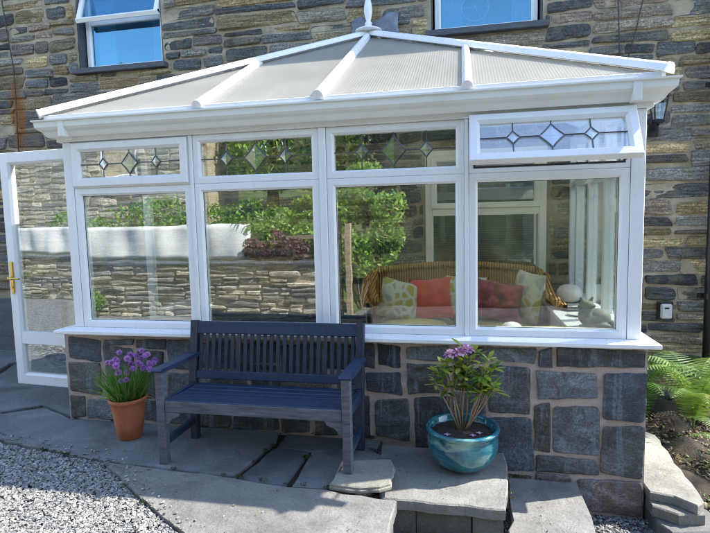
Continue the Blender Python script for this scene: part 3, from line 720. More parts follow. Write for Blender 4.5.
# upper windows
def reveal(mb, H, y0, y1, mi=0, th=.012):
    a, b, c_, d = H
    mb.box(a-.004, a+th, y0, y1, c_, d, mi); mb.box(b-th, b+.004, y0, y1, c_, d, mi); mb.box(a+th, b-th, y0, y1, d-th, d, mi)
for (H, kind) in ((W1, 1), (W2, 2)):
    a, b, z0, z1 = H
    fr = MB(); picture_frame(fr, a+.03, b-.03, z0+.03, z1-.02, YW+.10, .06, .06)
    if kind == 1:
        fr.box(a+.085, b-.085, YW+.102, YW+.15, z1-.42, z1-.37)
    w_ = fr.build('window', 'upvc', house)
    pane(a+.08, b-.08, z0+.08, z1-.07, YW+.13, w_, 'upper_glass')
    rv = MB(); reveal(rv, H, YW+.005, YW+.16); rv.build('reveal', 'slate_dark', w_)
    sl = MB(); sl.box(a-.05, b+.05, YW-.075, YW+.12, z0-.035, z0+.022, bev=.005); sl.build('sill', 'slate_dark', w_)
    cu = MB()
    k = 26; xs = np.linspace(a+.08, a+.30, k)
    vs = [(x, YW+.24+.02*math.sin(i*1.3), z) for z in (z0, z1) for i, x in enumerate(xs)]
    cu.add(vs, [(i, i+1, k+i+1, k+i) for i in range(k-1)])
    cu.build('curtain', 'blue_curtain', w_, smooth=True)
    cu = MB(); xs = np.linspace(b-.26, b-.08, k)
    cu.add([(x, YW+.24+.02*math.sin(i*1.5+1), z) for z in (z0, z1) for i, x in enumerate(xs)], [(i, i+1, k+i+1, k+i) for i in range(k-1)]); cu.build('curtain', 'blue_curtain', w_, smooth=True)
    if kind == 2:
        rg = MB(); cc = Vector((a+.42, YW+.17, z0+.28)); ring = [cc+Vector((.13*math.cos(t), 0, .13*math.sin(t))) for t in np.linspace(0, 2*math.pi, 33)]
        rg.tube(ring, .006, 6)
        for t in range(6): rg.tube([cc, cc+Vector((.13*math.cos(t*1.047), 0, .13*math.sin(t*1.047)))], .003, 5)
        rg.tube([cc+Vector((0, 0, .13)), cc+Vector((0, 0, .6))], .0015, 4)
        tag(rg.build('window_hanging', 'white_glaze'), 'round white wheel shaped hanging inside the right upper window', 'ornament')
    if kind == 1: # top hung vent standing open
        vt = MB(); vt.beam((a+.02, YW-.02, z1-.40), (b-.02, YW-.02, z1-.40), .05, .05, (0, -.6, 1), bev=.006)
        for x in (a+.045, b-.045): vt.beam((x, YW-.02, z1-.40), (x, YW+.10, z1-.05), .05, .04)
        vt.beam((a+.02, YW+.10, z1-.05), (b-.02, YW+.10, z1-.05), .05, .05)
        v_ = vt.build('vent_sash', 'upvc', w_)
        gp = MB(); gp.add([(a+.05, YW-.01, z1-.38), (b-.05, YW-.01, z1-.38), (b-.05, YW+.10, z1-.06), (a+.05, YW+.10, z1-.06)], [(0, 1, 2, 3)]); gp.build('vent_glass', 'upper_glass', w_)
# kitchen window inside the conservatory
a, b, z0, z1 = W3
fr = MB(); picture_frame(fr, a, b, z0, z1, YW-.03, .075, .12)
fr.box(a+.07, b-.07, YW-.028, YW+.05, 1.50, 1.585)
picture_frame(fr, a+.06, b-.06, 1.57, z1-.06, YW-.045, .055, .06)
kw = fr.build('window', 'warm_lit_upvc', house)
pane(a+.06, b-.06, z0+.06, 1.52, YW+.03, kw); pane(a+.1, b-.1, 1.6, z1-.1, YW+.0, kw)
bl = MB()
for i in range(22): bl.box(a+.08, b-.08, YW+.10, YW+.125, z0+.12+.023*i, z0+.1215+.023*i)
bl.build('blind', 'blind', kw)
bs = MB(); bs.box(a+.05, b-.05, YW+.07, YW+.3, z0+.03, z0+.06); bs.build('inner_sill', 'upvc', kw)
t = thing('kitchen_pot', 'small white round pot on the kitchen window sill', 'pot', (2.95, YW+.14, z0+.062))
mb = MB(); mb.lathe([(.02, 0), (.04, .01), (.048, .035), (.035, .06), (.02, .07), (.012, .075)], (2.95, YW+.14, z0+.062), 20); mb.build('pot_body', 'white_glaze', t, True)
mb = MB(); mb.lathe([(.05, 0), (.048, .005), (.004, .085), (.0, .088)], (3.32, YW+.15, z0+.062), 4)
tag(mb.build('ornament', 'black'), 'small dark pointed ornament on the kitchen window sill', 'ornament')
# rust streak under the left cable
mb = MB(); rnd = random.Random(3)

# wall furniture
lt = thing('wall_lantern', 'black outdoor wall lantern with clear glass on the stone wall beside the gutter', 'lantern', (4.55, YW-.03, 2.2))
mb = MB(); mb.box(4.545, 4.625, YW-.055, YW-.03, 2.17, 2.33); mb.tube([(4.585, YW-.05, 2.24), (4.585, YW-.12, 2.215), (4.585, YW-.16, 2.26)], .011, 8); mb.build('bracket', 'black', lt)
mb = MB()
for dx, dy in ((-1, -1), (1, -1), (1, 1), (-1, 1)): mb.beam((4.585+dx*.035, YW-.16+dy*.035, 2.30), (4.585+dx*.062, YW-.16+dy*.062, 2.50), .009, .009)
mb.box(4.545, 4.625, YW-.20, YW-.12, 2.275, 2.30); mb.lathe([(.105, 2.50), (.1, 2.515), (.035, 2.565), (.018, 2.58), (.018, 2.60), (0, 2.61)], (4.585, YW-.16, 0), 4)
mb.build('lantern_cage', 'black', lt)
mb = MB(); mb.lathe([(.04, 2.305), (.068, 2.498)], (4.585, YW-.16, 0), 4); mb.build('lantern_glass', 'glass', lt)
bx = thing('socket_box', 'small grey outdoor switch box on the stone wall right of the conservatory', 'switch box', (4.73, YW-.03, .56))
mb = MB(); mb.box(4.665, 4.80, YW-.045, YW-.02, .49, .66, bev=.004); mb.build('back_plate', 'black', bx)
mb = MB(); mb.box(4.685, 4.78, YW-.09, YW-.045, .505, .645, bev=.012); mb.build('cover', 'grey_plastic', bx)
mb = MB(); mb.box(4.715, 4.75, YW-.094, YW-.09, .60, .615); mb.build('switch_label', 'black', bx)
dp = thing('drainpipe', 'black plastic drainpipe down the stone wall at the right edge', 'drainpipe', (5.075, YW-.08, -.3))
mb = MB(); mb.tube([(5.075, YW-.08, z) for z in (-.32, 1, 2.5, 4.8)], .034, 16); mb.build('pipe', 'black', dp, True)
for z in (.72, 2.6, 4.2):
    mb = MB(); mb.tube([(5.075, YW-.08, z-.025), (5.075, YW-.08, z+.025)], .041, 16); mb.box(5.005, 5.145, YW-.045, YW-.02, z-.02, z+.02); mb.build('pipe_bracket', 'black', dp)
mb = MB(); mb.tube([(5.075, YW-.08, -.1), (5.075, YW-.08, .02)], .043, 16); mb.build('pipe_joint', 'black', dp, True)
def cable(pts, r, lb, grp=None):
    mb = MB(); mb.tube(pts, r, 6); return tag(mb.build('cable', 'black', smooth=True), lb, 'cable', grp)
cable([(-2.23, YW-.04, 4.8), (-2.225, YW-.04, 4.0), (-2.14, YW-.045, 3.3), (-2.15, YW-.04, 2.9), (-2.165, YW-.045, 2.3), (-2.19, YW-.04, 1.3), (-2.2, YW-.09, .6)], .006, 'thin black cable running down the rust stained stone wall at far left')
cable([(4.27, YW-.04, 4.8), (4.265, YW-.045, 3.4), (4.29, YW-.04, 2.9), (4.30, YW-.04, 2.4)], .005, 'straight thin black cable on the wall above the right roof corner', 'cables above the right roof corner')
cable([(4.50, YW-.04, 4.8), (4.475, YW-.04, 3.4), (4.42, YW-.045, 3.12), (4.36, YW-.04, 2.88), (4.36, YW-.04, 2.4)], .005, 'bent thin black cable, the right one of the two above the roof corner', 'cables above the right roof corner')

# ================================================================== CONSERVATORY
W = 3.95
cons = thing('conservatory', 'white plastic framed conservatory on a dark slate dwarf wall with a hipped opal roof', 'conservatory', (0, 0, 0))
SB = [(.237, .594, .492, .639), (.522, .572, .752, .646), (.515, .195, .732, .555), (-.065, .466, .205, .632), (-.085, .205, .205, .45), (.24, .2, .49, .574),
      (.774, .421, .981, .644), (.758, .198, .969, .398), (-.09, .018, .041, .185), (.06, .012, .51, .175), (.53, .012, .97, .172),
      (3.36, .532, 3.44, .655), (3.474, .548, 3.987, .655), (3.349, .338, 3.709, .503), (3.749, .206, 3.99, .514), (3.054, -.163, 3.327, .193), (3.339, -.023, 3.431, .296),
      (3.451, -.024, 3.725, .289), (3.741, -.153, 3.985, .175), (3.338, -.154, 3.718, -.055), (2.233, .487, 2.308, .655), (2.329, .5, 2.486, .645), (2.528, .553, 2.801, .651),
      (2.526, .335, 2.801, .524), (2.824, .542, 3.03, .647), (2.823, .361, 3.03, .512), (3.05, .56, 3.335, .655), (3.05, .22, 3.32, .53), (2.244, .314, 2.484, .462),
      (2.225, .0, 2.267, .29), (2.293, .0, 2.544, .281), (2.57, -.1, 2.80, .31), (2.825, -.1, 3.03, .34), (3.60, -.40, 3.99, -.18),
      (1.0, .44, 1.30, .645), (1.33, .50, 1.62, .645), (1.65, .42, 1.93, .645), (1.96, .47, 2.21, .645), (.99, .215, 1.38, .42), (1.33, .44, 1.62, .48), (1.41, .20, 1.63, .42), (1.65, .215, 2.02, .40), (2.05, .215, 2.22, .445),
      (.99, .005, 1.24, .195), (1.27, .005, 1.60, .18), (1.63, .005, 1.84, .195), (1.87, .005, 2.20, .195), (3.34, -.36, 3.57, -.17)]
dw = MB(); rnd = random.Random(21)
# core with mortar faces: front and right side, holes none
mortar_sheet(dw, -.10, 3.99, -.46, .685, lambda x, z, d: (x, -.002-d, z), [], .06, .006)
dw.box(-.099, 3.985, .006, .22, -.46, .684); dw.box(3.70, 3.986, .22, YW-.04, -.46, .684); dw.box(-.099, .18, .22, .26, -.1, .684)
mortar_sheet(dw, -.0, YW-.04, -.46, .685, lambda y, z, d: (3.99+d, y, z), [], .06, .005)
mortar_sheet(dw, -.0, .24, -.1, .685, lambda y, z, d: (-.10-d, .24-y, z), [], .06, .005)
cols = [(.05, .06, .074), (.075, .086, .10), (.04, .05, .064), (.095, .105, .115), (.068, .07, .073), (.085, .086, .08)]
for i, r in enumerate(SB):
    x0, z0, x1, z1 = r
    col = rnd.choice(cols); k = rnd.uniform(.6, 1.5)
    if i in (33,): col = (.17, .13, .12); k = 1
    if z1 < -.1 and i == 47: col = (.15, .12, .115); k = 1
    stone(dw, (x0, x1, z0, z1), lambda x, z, d: (x, -.004-d, z), rnd, rnd.uniform(.005, .011), tuple(c*k for c in col), -.001, 1, corner=.12, wob=.003, tilt=.02, jmax=.013)
rr = rubble_rects(.02, YW-.05, -.44, .67, 17, .12, .24, .15, .42, .4)
for r in rr:
    col = rnd.choice(cols); stone(dw, r, lambda y, z, d: (3.992+d, y, z), rnd, .007, tuple(c*rnd.uniform(1, 1.4) for c in col), .02, 1, corner=.14, wob=.0012, tilt=.006)
dw.build('dwarf_wall', ['pink_mortar', 'slate_block'], cons, tint=True)

# cill: front and right side with a sloped nose
mb = MB()
def cill_run(mb, path):
    # path corners with outward offsets handled by mitre: list of (x, y, ox, oy)
    prof = [(.0, .684), (.085, .684), (.088, .690), (.088, .708), (.082, .713), (-.0, .722), (-.06, .722), (-.06, .70)]
    vs = []; n = len(prof)
    for (x, y, ox, oy) in path:
        for d, z in prof: vs.append((x+ox*d, y+oy*d, z))
    fs = [(k*n+i, k*n+(i+1) % n, (k+1)*n+(i+1) % n, (k+1)*n+i) for k in range(len(path)-1) for i in range(n)]
    fs += [tuple(range(n)), tuple(range((len(path)-1)*n, len(path)*n))[::-1]]
    mb.add(vs, fs)
cill_run(mb, [(.0, .22, -1.35, 0), (.0, 0, -1.35, -1), (W, 0, 1.05, -1), (W, YW-.04, 1.05, 0)])
mb.build('cill', 'upvc', cons)

# frame posts, mullions, head
ZB, ZT = .722, 2.10
mb = MB()
mb.box(0, .072, .0, .072, ZB, ZT, bev=.004); mb.box(3.872, W, .0, .078, ZB, ZT, bev=.004)
for x, hw in ((1.03, .012), (1.98, .024), (2.915, .012)): mb.box(x-hw, x+hw, -.006, .07, ZB, ZT, bev=.003)
mb.box(-.03, W+.03, -.02, .08, ZT+.001, 2.20, bev=.004)        # eaves beam
mb.box(-.03, .07, .081, YW-.03, ZT+.001, 2.20); mb.box(W-.07, W+.03, .081, YW-.03, ZT+.001, 2.20)
for y in (.62, 1.10, 1.55, 1.82): mb.box(W-.072, W-.002, y-.028, y+.028, ZB, ZT, bev=.003)
for y in (.98, 1.82): mb.box(.002, .072, y-.028, y+.028, (.02 if y < 1 else .02), ZT, bev=.003)
mb.box(W-.07, W-.004, .08, YW-.05, ZB+.001, ZB+.05, bev=.003); mb.box(W-.07, W-.004, .08, YW-.05, 1.735, 1.79, bev=.003)
mb.box(.004, .07, 1.01, YW-.05, .62, .68); mb.box(.004, .07, 1.01, YW-.05, 1.735, 1.79); mb.box(.02, .05, 1.01, YW-.05, .03, .62)
mb.box(.0, .07, .24, .96, .03, .12)
mb.build('frame', 'upvc', cons)
# side glazing
for y0, y1 in ((.08, .59), (.65, 1.07), (1.13, 1.52), (1.58, 1.79)):
    for z0, z1 in ((ZB+.05, 1.735), (1.79, ZT)):
        m_ = MB(); m_.box(W-.04, W-.034, y0, y1, z0, z1); m_.build('side_glass', 'glass', cons)
for z0, z1 in ((.68, 1.735), (1.79, ZT)):
    m_ = MB(); m_.box(.034, .04, 1.01, 1.79, z0, z1); m_.build('side_glass', 'glass', cons)

# front lights
ZM = 1.763
units = [(.074, 1.017), (1.043, 1.955), (2.005, 2.902), (2.928, 3.870)]
def leading(parent, x0, x1, z0, z1, y, tf=lambda p: p):
    """lead came lines with three bevelled diamonds, small large small"""
    zc = (z0+z1)/2; w = x1-x0; h = z1-z0
    ld = MB(); bv = MB()
    cs = [(x0+w*.235, .22*h), (x0+w*.50, .40*h), (x0+w*.765, .22*h)]
    def strip(pts, r=.0042): ld.tube([tf(p) for p in pts], r, 5)
    last = x0
    for cx, s in cs:
        q = []
        for k in range(4):
            a0 = math.pi/2*k; p = Vector((math.cos(a0), math.sin(a0))); p2 = Vector((math.cos(a0+math.pi/2), math.sin(a0+math.pi/2)))
            for t in (0, .2, .4, .6, .8):
                e = p*(1-t)+p2*t; e *= (1-.06*math.sin(math.pi*t)); q.append(e)
        ring = [(cx+e.x*s*.86, y-.003, zc+e.y*s) for e in q]
        strip(ring+[ring[0]], .0048)
        bv = MB(); bv.add([tf(p) for p in ring]+[tf((cx, y-.009, zc))], [(i, (i+1) % len(ring), len(ring)) for i in range(len(ring))]); bv.build('bevelled_diamond', 'bevel_glass', parent)
        strip([(last, y-.003, zc), (cx-s*.86, y-.003, zc)]); last = cx+s*.86
        strip([(cx, y-.003, z0), (cx, y-.003, zc-s)]); strip([(cx, y-.003, zc+s), (cx, y-.003, z1)])
    strip([(last, y-.003, zc), (x1, y-.003, zc)])
    ld.build('leading', 'came', parent)
for i, (x0, x1) in enumerate(units):
    fr = MB(); picture_frame(fr, x0, x1, ZB, ZM-.001, .004, .056, .06)
    f_ = fr.build('window_frame', 'upvc', cons)
    pane(x0+.052, x1-.052, ZB+.052, ZM-.053, .03, f_)
    sl = MB(); picture_frame(sl, x0+.05, x1-.05, ZB+.05, ZM-.051, .024, .008, .004, .002); sl.build('glazing_seal', 'seal', f_)
    fr = MB(); picture_frame(fr, x0, x1, ZM, ZT, .004, .04 if i in (0, 3) else .052, .06)
    f_ = fr.build('window_frame', 'upvc', cons)
    if i in (1, 2):
        pane(x0+.048, x1-.048, ZM+.048, ZT-.048, .03, f_); leading(f_, x0+.05, x1-.05, ZM+.05, ZT-.05, .029)
    elif i == 0:
        fs_ = MB(); picture_frame(fs_, x0+.012, x1-.012, ZM+.012, ZT-.012, -.022, .062, .05, .018)
        s_ = fs_.build('vent_sash', 'upvc', cons)
        pane(x0+.07, x1-.07, ZM+.07, ZT-.07, .005, s_); leading(s_, x0+.072, x1-.072, ZM+.072, ZT-.072, .004)
    else:
        ang = R_(29); hz = ZT-.004; hy = -.012
        def rot(p, ang=ang, hz=hz, hy=hy):
            x, y, z = p; dy = y-hy; dz = z-hz
            return (x, hy+dy*math.cos(ang)+dz*math.sin(ang), hz-dy*math.sin(ang)+dz*math.cos(ang))
        fs_ = MB(); picture_frame(fs_, x0+.004, x1+.006, ZM-.005, ZT-.008, -.012-.045, .062, .05, .018)
        fs_.v = [rot(p) for p in fs_.v]; s_ = fs_.build('vent_sash', 'upvc', cons)
        gp = MB(); gp.box(x0+.06, x1-.05, -.03, -.024, ZM+.055, ZT-.068); gp.v = [rot(p) for p in gp.v]; gp.build('glass_pane', 'glass', s_)
        leading(s_, x0+.064, x1-.054, ZM+.058, ZT-.072, -.031, rot)
        for xx in (x0+.03, x1-.03): st = MB(); st.beam((xx, .0, ZM+.05), (xx, -.13, ZM+.09), .012, .006); st.build('stay', 'black', s_)
        sl = MB(); picture_frame(sl, x0+.03, x1-.03, ZM+.03, ZT-.03, .0015, .012, .006, .002); sl.build('glazing_seal', 'seal', f_)

# gutter swept round three sides
def sweep(mb, prof, path, mi=0):
    n = len(prof); vs = []
    for x, y, ox, oy in path:
        for d, z in prof: vs.append((x+ox*d, y+oy*d, z))
    fs = [(k*n+i, (k+1)*n+i, (k+1)*n+(i+1) % n, k*n+(i+1) % n) for k in range(len(path)-1) for i in range(n)]
    fs += [tuple(range(n))[::-1], tuple(range((len(path)-1)*n, len(path)*n))]
    mb.add(vs, fs, mi)
def path(o=0): return [(0, YW-.04, -1, 0), (0, 0, -1, -1), (W, 0, 1, -1), (W, YW-.04, 1, 0)]
mb = MB()
sweep(mb, [(.012, 2.135), (.062, 2.13), (.07, 2.14), (.085, 2.165), (.105, 2.18), (.118, 2.195), (.122, 2.232), (.134, 2.236), (.134, 2.246), (.112, 2.246), (.108, 2.2), (.06, 2.15), (.022, 2.15), (.022, 2.24), (.012, 2.24)], path())
mb.build('gutter', 'gutter', cons)
for x in (.10, 3.86):
    mb = MB(); mb.box(x-.022, x+.022, -.126, -.01, 2.125, 2.2475, bev=.003); mb.build('gutter_union', 'gutter', cons)
mb = MB()
sweep(mb, [(-.02, 2.202), (.008, 2.202), (.008, 2.262), (-.02, 2.262)], path()); mb.build('fascia', 'upvc', cons)

# roof: hipped half pyramid against the house
EZ = 2.272; AX, AY, AZ = 2.0, YW-.06, 3.27; EO = .07; 
XL, XR, YF = -EO+.02, W+EO-.02, -.10
def zroof(y): return EZ+(AZ-EZ)*(y-YF)/(AY-YF)
def hipL(x): return YF+(x-XL)/(AX-XL)*(AY-YF)
def hipR(x): return YF+(XR-x)/(XR-AX)*(AY-YF)
def panel(pts, th=.022):
    mb = MB(); n = len(pts)
    vs = [(x, y, z) for x, y, z in pts]+[(x, y, z-th) for x, y, z in pts]
    mb.add(vs, [tuple(range(n)), tuple(range(2*n-1, n-1, -1))]+[(i, n+i, n+(i+1) % n, (i+1) % n) for i in range(n)])
    mb.build('roof_panel', 'poly', cons)
R1, R2, R3 = 1.16, AX-.01, 2.92
f = lambda x, y: (x, y, zroof(y))
panel([f(XL+.02, YF), f(R1-.005, YF), f(R1-.005, hipL(R1)-.01)])
panel([f(R1+.005, YF), f(R2-.005, YF), f(R2-.005, hipL(R2)-.02), f(R1+.005, hipL(R1)-.005)])
panel([f(R2+.005, YF), f(R3-.005, YF), f(R3-.005, hipR(R3)-.005), f(R2+.005, hipR(R2)-.03)])
panel([f(R3+.005, YF), f(XR-.02, YF), f(R3+.005, hipR(R3)-.01)])
ys = [YF, .9, AY]
for side in (0, 1):
    xe = XL if side == 0 else XR
    def g_(y, t): # t 0 at eave .. 1 on the hip line or wall
        return None
    def sp(x, y): # side plane height depends on x only
        return EZ+(AZ-EZ)*abs(x-xe)/abs(AX-xe)
    xm = xe+(AX-xe)*(.9-YF)/(AY-YF)
    a = [(xe, YF+.02, sp(xe, 0)), (xe, .895, sp(xe, 0)), (xm, .895, sp(xm, 0))]
    b_ = [(xe, .905, sp(xe, 0)), (xe, AY, sp(xe, 0)), (AX, AY, AZ), (xm, .905, sp(xm, 0))]
    if side == 1: pass
    else: a = a[::-1]; b_ = b_[::-1]
    panel(a[::-1]); panel(b_[::-1])
# eaves closers: white trim along the panel foot
mb = MB()
mb.box(XL+.01, XR-.01, YF-.012, YF+.01, EZ-.028, EZ+.006, bev=.003)
mb.box(XL-.012, XL+.01, YF+.012, AY, EZ-.028, EZ+.006, bev=.003); mb.box(XR-.01, XR+.012, YF+.012, AY, EZ-.028, EZ+.006, bev=.003)
mb.build('eaves_trim', 'upvc', cons)
def rafter(a, b, w=.062, h=.042, name='rafter', cap=True):
    """rounded capping bar lying on the glazing"""
    a = Vector(a); b = Vector(b); d = (b-a).normalized(); sx = d.cross(Vector((0, 0, 1))).normalized(); uz = sx.cross(d)
    prof = [(-w/2, -.004), (-w/2, .010), (-w*.36, h*.72), (-w*.18, h*.95), (0, h), (w*.18, h*.95), (w*.36, h*.72), (w/2, .010), (w/2, -.004)]
    mb = MB(); vs = []
    for p in (a, b):
        for x, z in prof: vs.append(p+sx*x+uz*z)
    n = len(prof)
    mb.add(vs, [(i, i+1, n+i+1, n+i) for i in range(n-1)]+[tuple(range(n))[::-1], tuple(range(n, 2*n)), (n-1, 0, n, 2*n-1)])
    # end cap disc
    e = a-d*.012
    vs = [e+sx*x*1.15+uz*(z*1.1-.002) for x, z in prof]+[a+sx*x*1.15+uz*(z*1.1-.002) for x, z in prof]
    mb.add(vs, [(i, i+1, n+i+1, n+i) for i in range(n-1)]+[tuple(range(n))[::-1], tuple(range(n, 2*n)), (n-1, 0, n, 2*n-1)])
    return mb.build(name, 'upvc', cons)
rafter(f(R1, YF-.012), f(R1, hipL(R1)+.0)); rafter(f(R3, YF-.012), f(R3, hipR(R3)))
rafter(f(R2+.004, YF-.012), f(R2+.004, AY-.05), .07, .05)
rafter((XL-.01, YF-.012, EZ+.004), (AX-.02, AY-.02, AZ+.01), .10, .048, 'hip_bar')
rafter((XR+.01, YF-.012, EZ+.004), (AX+.02, AY-.02, AZ+.01), .10, .048, 'hip_bar')
for xe in (XL, XR):
    xm = xe+(AX-xe)*(.9-YF)/(AY-YF); rafter((xe, .9, EZ), (xm, .9, EZ+(AZ-EZ)*(.9-YF)/(AY-YF)))
    rafter((xe, AY+.0, EZ), (AX, AY+.0, AZ), .08, .03, 'wall_bar')
# internal rafters
mb = MB()
for x, ye in ((R1, hipL(R1)), (R2, AY-.05), (R3, hipR(R3))): mb.beam((x, YF+.08, zroof(YF+.08)-.05), (x, ye, zroof(ye)-.05), .05, .05)
mb.beam((XL+.06, YF+.06, EZ-.03), (AX, AY, AZ-.05), .05, .05); mb.beam((XR-.06, YF+.06, EZ-.03), (AX, AY, AZ-.05), .05, .05)
mb.build('roof_frame', 'upvc', cons)
mb = MB(); fx, fy, fz = AX, AY-.03, AZ+.045
mb.lathe([(.13, -.008), (.13, .004), (.10, .018), (.045, .03), (.035, .05), (.03, .058), (.038, .07), (.03, .082), (.022, .09), (.03, .12), (.04, .165), (.042, .20), (.036, .25), (.024, .30), (.014, .325), (.022, .338), (.014, .352), (.004, .375), (0, .38)], (fx, fy, fz), 28)
mb.build('finial', 'upvc', cons, True)
# lead saddle behind the finial, folded up the stonework
mb = MB(); nx, nz = 15, 7; vs = []
rnd = random.Random(6)
for j in range(nz):
    for i in range(nx):
        u = i/(nx-1); v = j/(nz-1)
        x = AX-.17+.46*u; top = .15+.03*math.sin(u*9)+.025*rnd.random()+.04*u
        vs.append((x+.01*rnd.uniform(-1, 1), YW-.035-.02*(1-v)+.008*math.sin(u*23+v*7), AZ+.0+top*v))
mb.add(vs, [(j*nx+i, j*nx+i+1, (j+1)*nx+i+1, (j+1)*nx+i) for j in range(nz-1) for i in range(nx-1)])
o = mb.build('lead_flashing', 'lead', cons, True); add_mod(o, 'SOLIDIFY', thickness=.004)

# door standing open on the left
door = MB()
hx, hy = -.045, .262; ex, ey = -.872, .34; dl = math.hypot(ex-hx, ey-hy); dx, dy = (ex-hx)/dl, (ey-hy)/dl
def dtf(p): # p: (u from free edge toward hinge, depth, z)
    u, d, z = p; s_ = dl-u
    return (hx+dx*s_-dy*0+(dy)*d*1.0, hy+dy*s_+(-dx)*d, z)
D0, D1 = .145, 2.10
picture_frame(door, 0, dl, D0, D1, -.03, .095, .06, .016)
door.box(.09, dl-.09, -.028, .028, .50, .60)
door.v = [dtf(p) for p in door.v]; door_o = door.build('door', 'upvc', cons)
for z0, z1 in ((D0+.085, .505), (.595, D1-.085)):
    gp = MB(); gp.box(.088, dl-.088, -.003, .003, z0, z1); gp.v = [dtf(p) for p in gp.v]; gp.build('glass_pane', 'glass', door_o)
hd = MB(); hd.box(.028, .062, -.042, -.03, .93, 1.20, bev=.004); hd.box(.030, .060, -.060, -.042, 1.045, 1.075, bev=.004)
hd.tube([(.045, -.075, 1.062), (.10, -.078, 1.062), (.16, -.072, 1.058)], .0085, 8); hd.tube([(.045, -.042, 1.062), (.045, -.078, 1.062)], .011, 8); hd.tube([(.045, -.05, .985), (.045, -.03, .985)], .012, 10)
hd.v = [dtf(p) for p in hd.v]; hd.build('handle', 'brass', door_o)
# interior floor and inner cills
mb = MB(); mb.box(.08, 3.70, .23, YW-.03, -.03, .04); mb.build('floor', 'tile', cons)
mb = MB(); mb.box(.10, 3.62, .075, .27, .705, .732, bev=.004); mb.box(3.58, W-.075, .271, YW-.04, .705, .735, bev=.004); mb.build('inner_cill', 'upvc', cons)
mb = MB(); mb.box(3.60, 3.70, .23, YW-.04, .04, .70); mb.box(.19, 3.6, .221, .24, .04, .70); mb.build('inner_wall', 'plaster', cons)

# ------------------------------------------------------------------ inside the conservatory
def pillow(mb, cx, cy, cz, w, h, t, tx=0, tz=0, ty=0, n=14, wr=0.0, seed=0, mi=0, sq=.8):
    rot = Matrix.Rotation(tz, 4, 'Z') @ Matrix.Rotation(tx, 4, 'X') @ Matrix.Rotation(ty, 4, 'Y')
    for s in (-1, 1):
        vs = []
        for j in range(n+1):
            for i in range(n+1):
                u = i/n*2-1; v = j/n*2-1
                d = max(0, (1-u*u)*(1-v*v))**.42
                pin = 1-.07*(1-abs(u))*abs(v)**2; pi2 = 1-.07*(1-abs(v))*abs(u)**2
                p = Vector((u*w/2*pi2, s*d*t/2, v*h/2*pin))
                if wr: p += Vector((0, s*d, 0))*wr*noise.noise((u*3+seed, v*3, s)); p *= 1+wr*.8*noise.noise((u*2, v*2+seed, 1))
                p = rot @ p; vs.append((p.x+cx, p.y+cy, p.z+cz))
        k = n+1; mb.add(vs, [((j*k+i, j*k+i+1, (j+1)*k+i+1, (j+1)*k+i) if s < 0 else (j*k+i, (j+1)*k+i, (j+1)*k+i+1, j*k+i+1)) for j in range(n) for i in range(n)], mi)
sofa = thing('wicker_sofa', 'brown wicker two seat sofa with curved arms behind the right hand panes', 'sofa', (2.85, 1.4, .04))
mb = MB(); P = []
for t_ in np.linspace(0, 1, 49):
    # plan: left arm front -> back -> right arm front
    if t_ < .28: k = t_/.28; x = 2.17-.12*math.sin(k*math.pi/2); y = .90+.72*k; z = .78+.18*k**1.3
    elif t_ < .72: k = (t_-.28)/.44; x = 2.05+1.55*k; y = 1.62+.13*math.sin(k*math.pi); z = .96+.05*math.sin(k*math.pi)
    else: k = (t_-.72)/.28; x = 3.60-.05*math.sin(k*math.pi)+.02*k; y = 1.62-.72*k; z = .96-.18*k**.8
    P.append((x, y, z))
n = len(P); vs = []
for off in (0, .035):
    for zz in (0, 1):
        for i, (x, y, z) in enumerate(P):
            a = Vector(P[max(i-1, 0)]); b = Vector(P[min(i+1, n-1)]); d = (b-a); d.z = 0; d.normalize(); nn = Vector((-d.y, d.x, 0))
            q = Vector((x, y, z if zz else .08))+nn*off*(1 if True else 0); q += nn*(.05 if zz else 0); vs.append(tuple(q))
fs = []
for i in range(n-1):
    fs += [(i, i+1, n+i+1, n+i), (2*n+i, 3*n+i, 3*n+i+1, 2*n+i+1), (n+i, n+i+1, 3*n+i+1, 3*n+i), (i, 2*n+i, 2*n+i+1, i+1)]
mb.add(vs, fs); mb.build('back_and_arms', 'wicker', sofa)
mb = MB(); mb.tube([(x+0, y+.05*(1 if .2 < i/n < .8 else 0), z+.015) for i, (x, y, z) in enumerate(P)], .032, 10); mb.build('rim', 'wicker', sofa, True)
mb = MB(); mb.box(2.12, 3.52, .92, 1.62, .12, .42, bev=.02); mb.build('seat_base', 'wicker', sofa)
mb = MB(); 
for x in (2.46, 3.17): pillow(mb, x, 1.25, .50, .70, .70, .20, tx=math.pi/2)
mb.build('seat_cushion', 'yellow_cloth', sofa, True)
def cushion(lb, mat, cx, cy, cz, w_, h_, t_, **kw):
    mb = MB(); pillow(mb, cx, cy, cz, w_, h_, t_, **kw); return tag(mb.build('cushion', mat, smooth=True), lb, 'cushion', 'cushions on the wicker sofa')
cushion('leaf patterned cushion at the left arm of the wicker sofa', 'pattern', 2.335, 1.22, .755, .38, .36, .13, tx=-.25, tz=.15, ty=.25)
cushion('plain bright red square cushion on the wicker sofa', 'red_cloth', 2.62, 1.26, .765, .38, .37, .14, tx=-.25, ty=-.1, wr=.03)
cushion('leaf patterned cushion between the red and the maroon cushion', 'pattern', 2.90, 1.28, .775, .38, .38, .13, tx=-.22, tz=-.1, ty=.05)
cushion('crumpled round maroon cushion on the wicker sofa', 'maroon_cloth', 3.18, 1.18, .76, .42, .34, .22, tx=-.2, wr=.14, seed=3, ty=.2)
cushion('leaf patterned cushion standing on edge at the right arm of the sofa', 'pattern', 3.435, 1.22, .80, .36, .42, .14, tx=-.15, tz=-1.0, ty=.08)
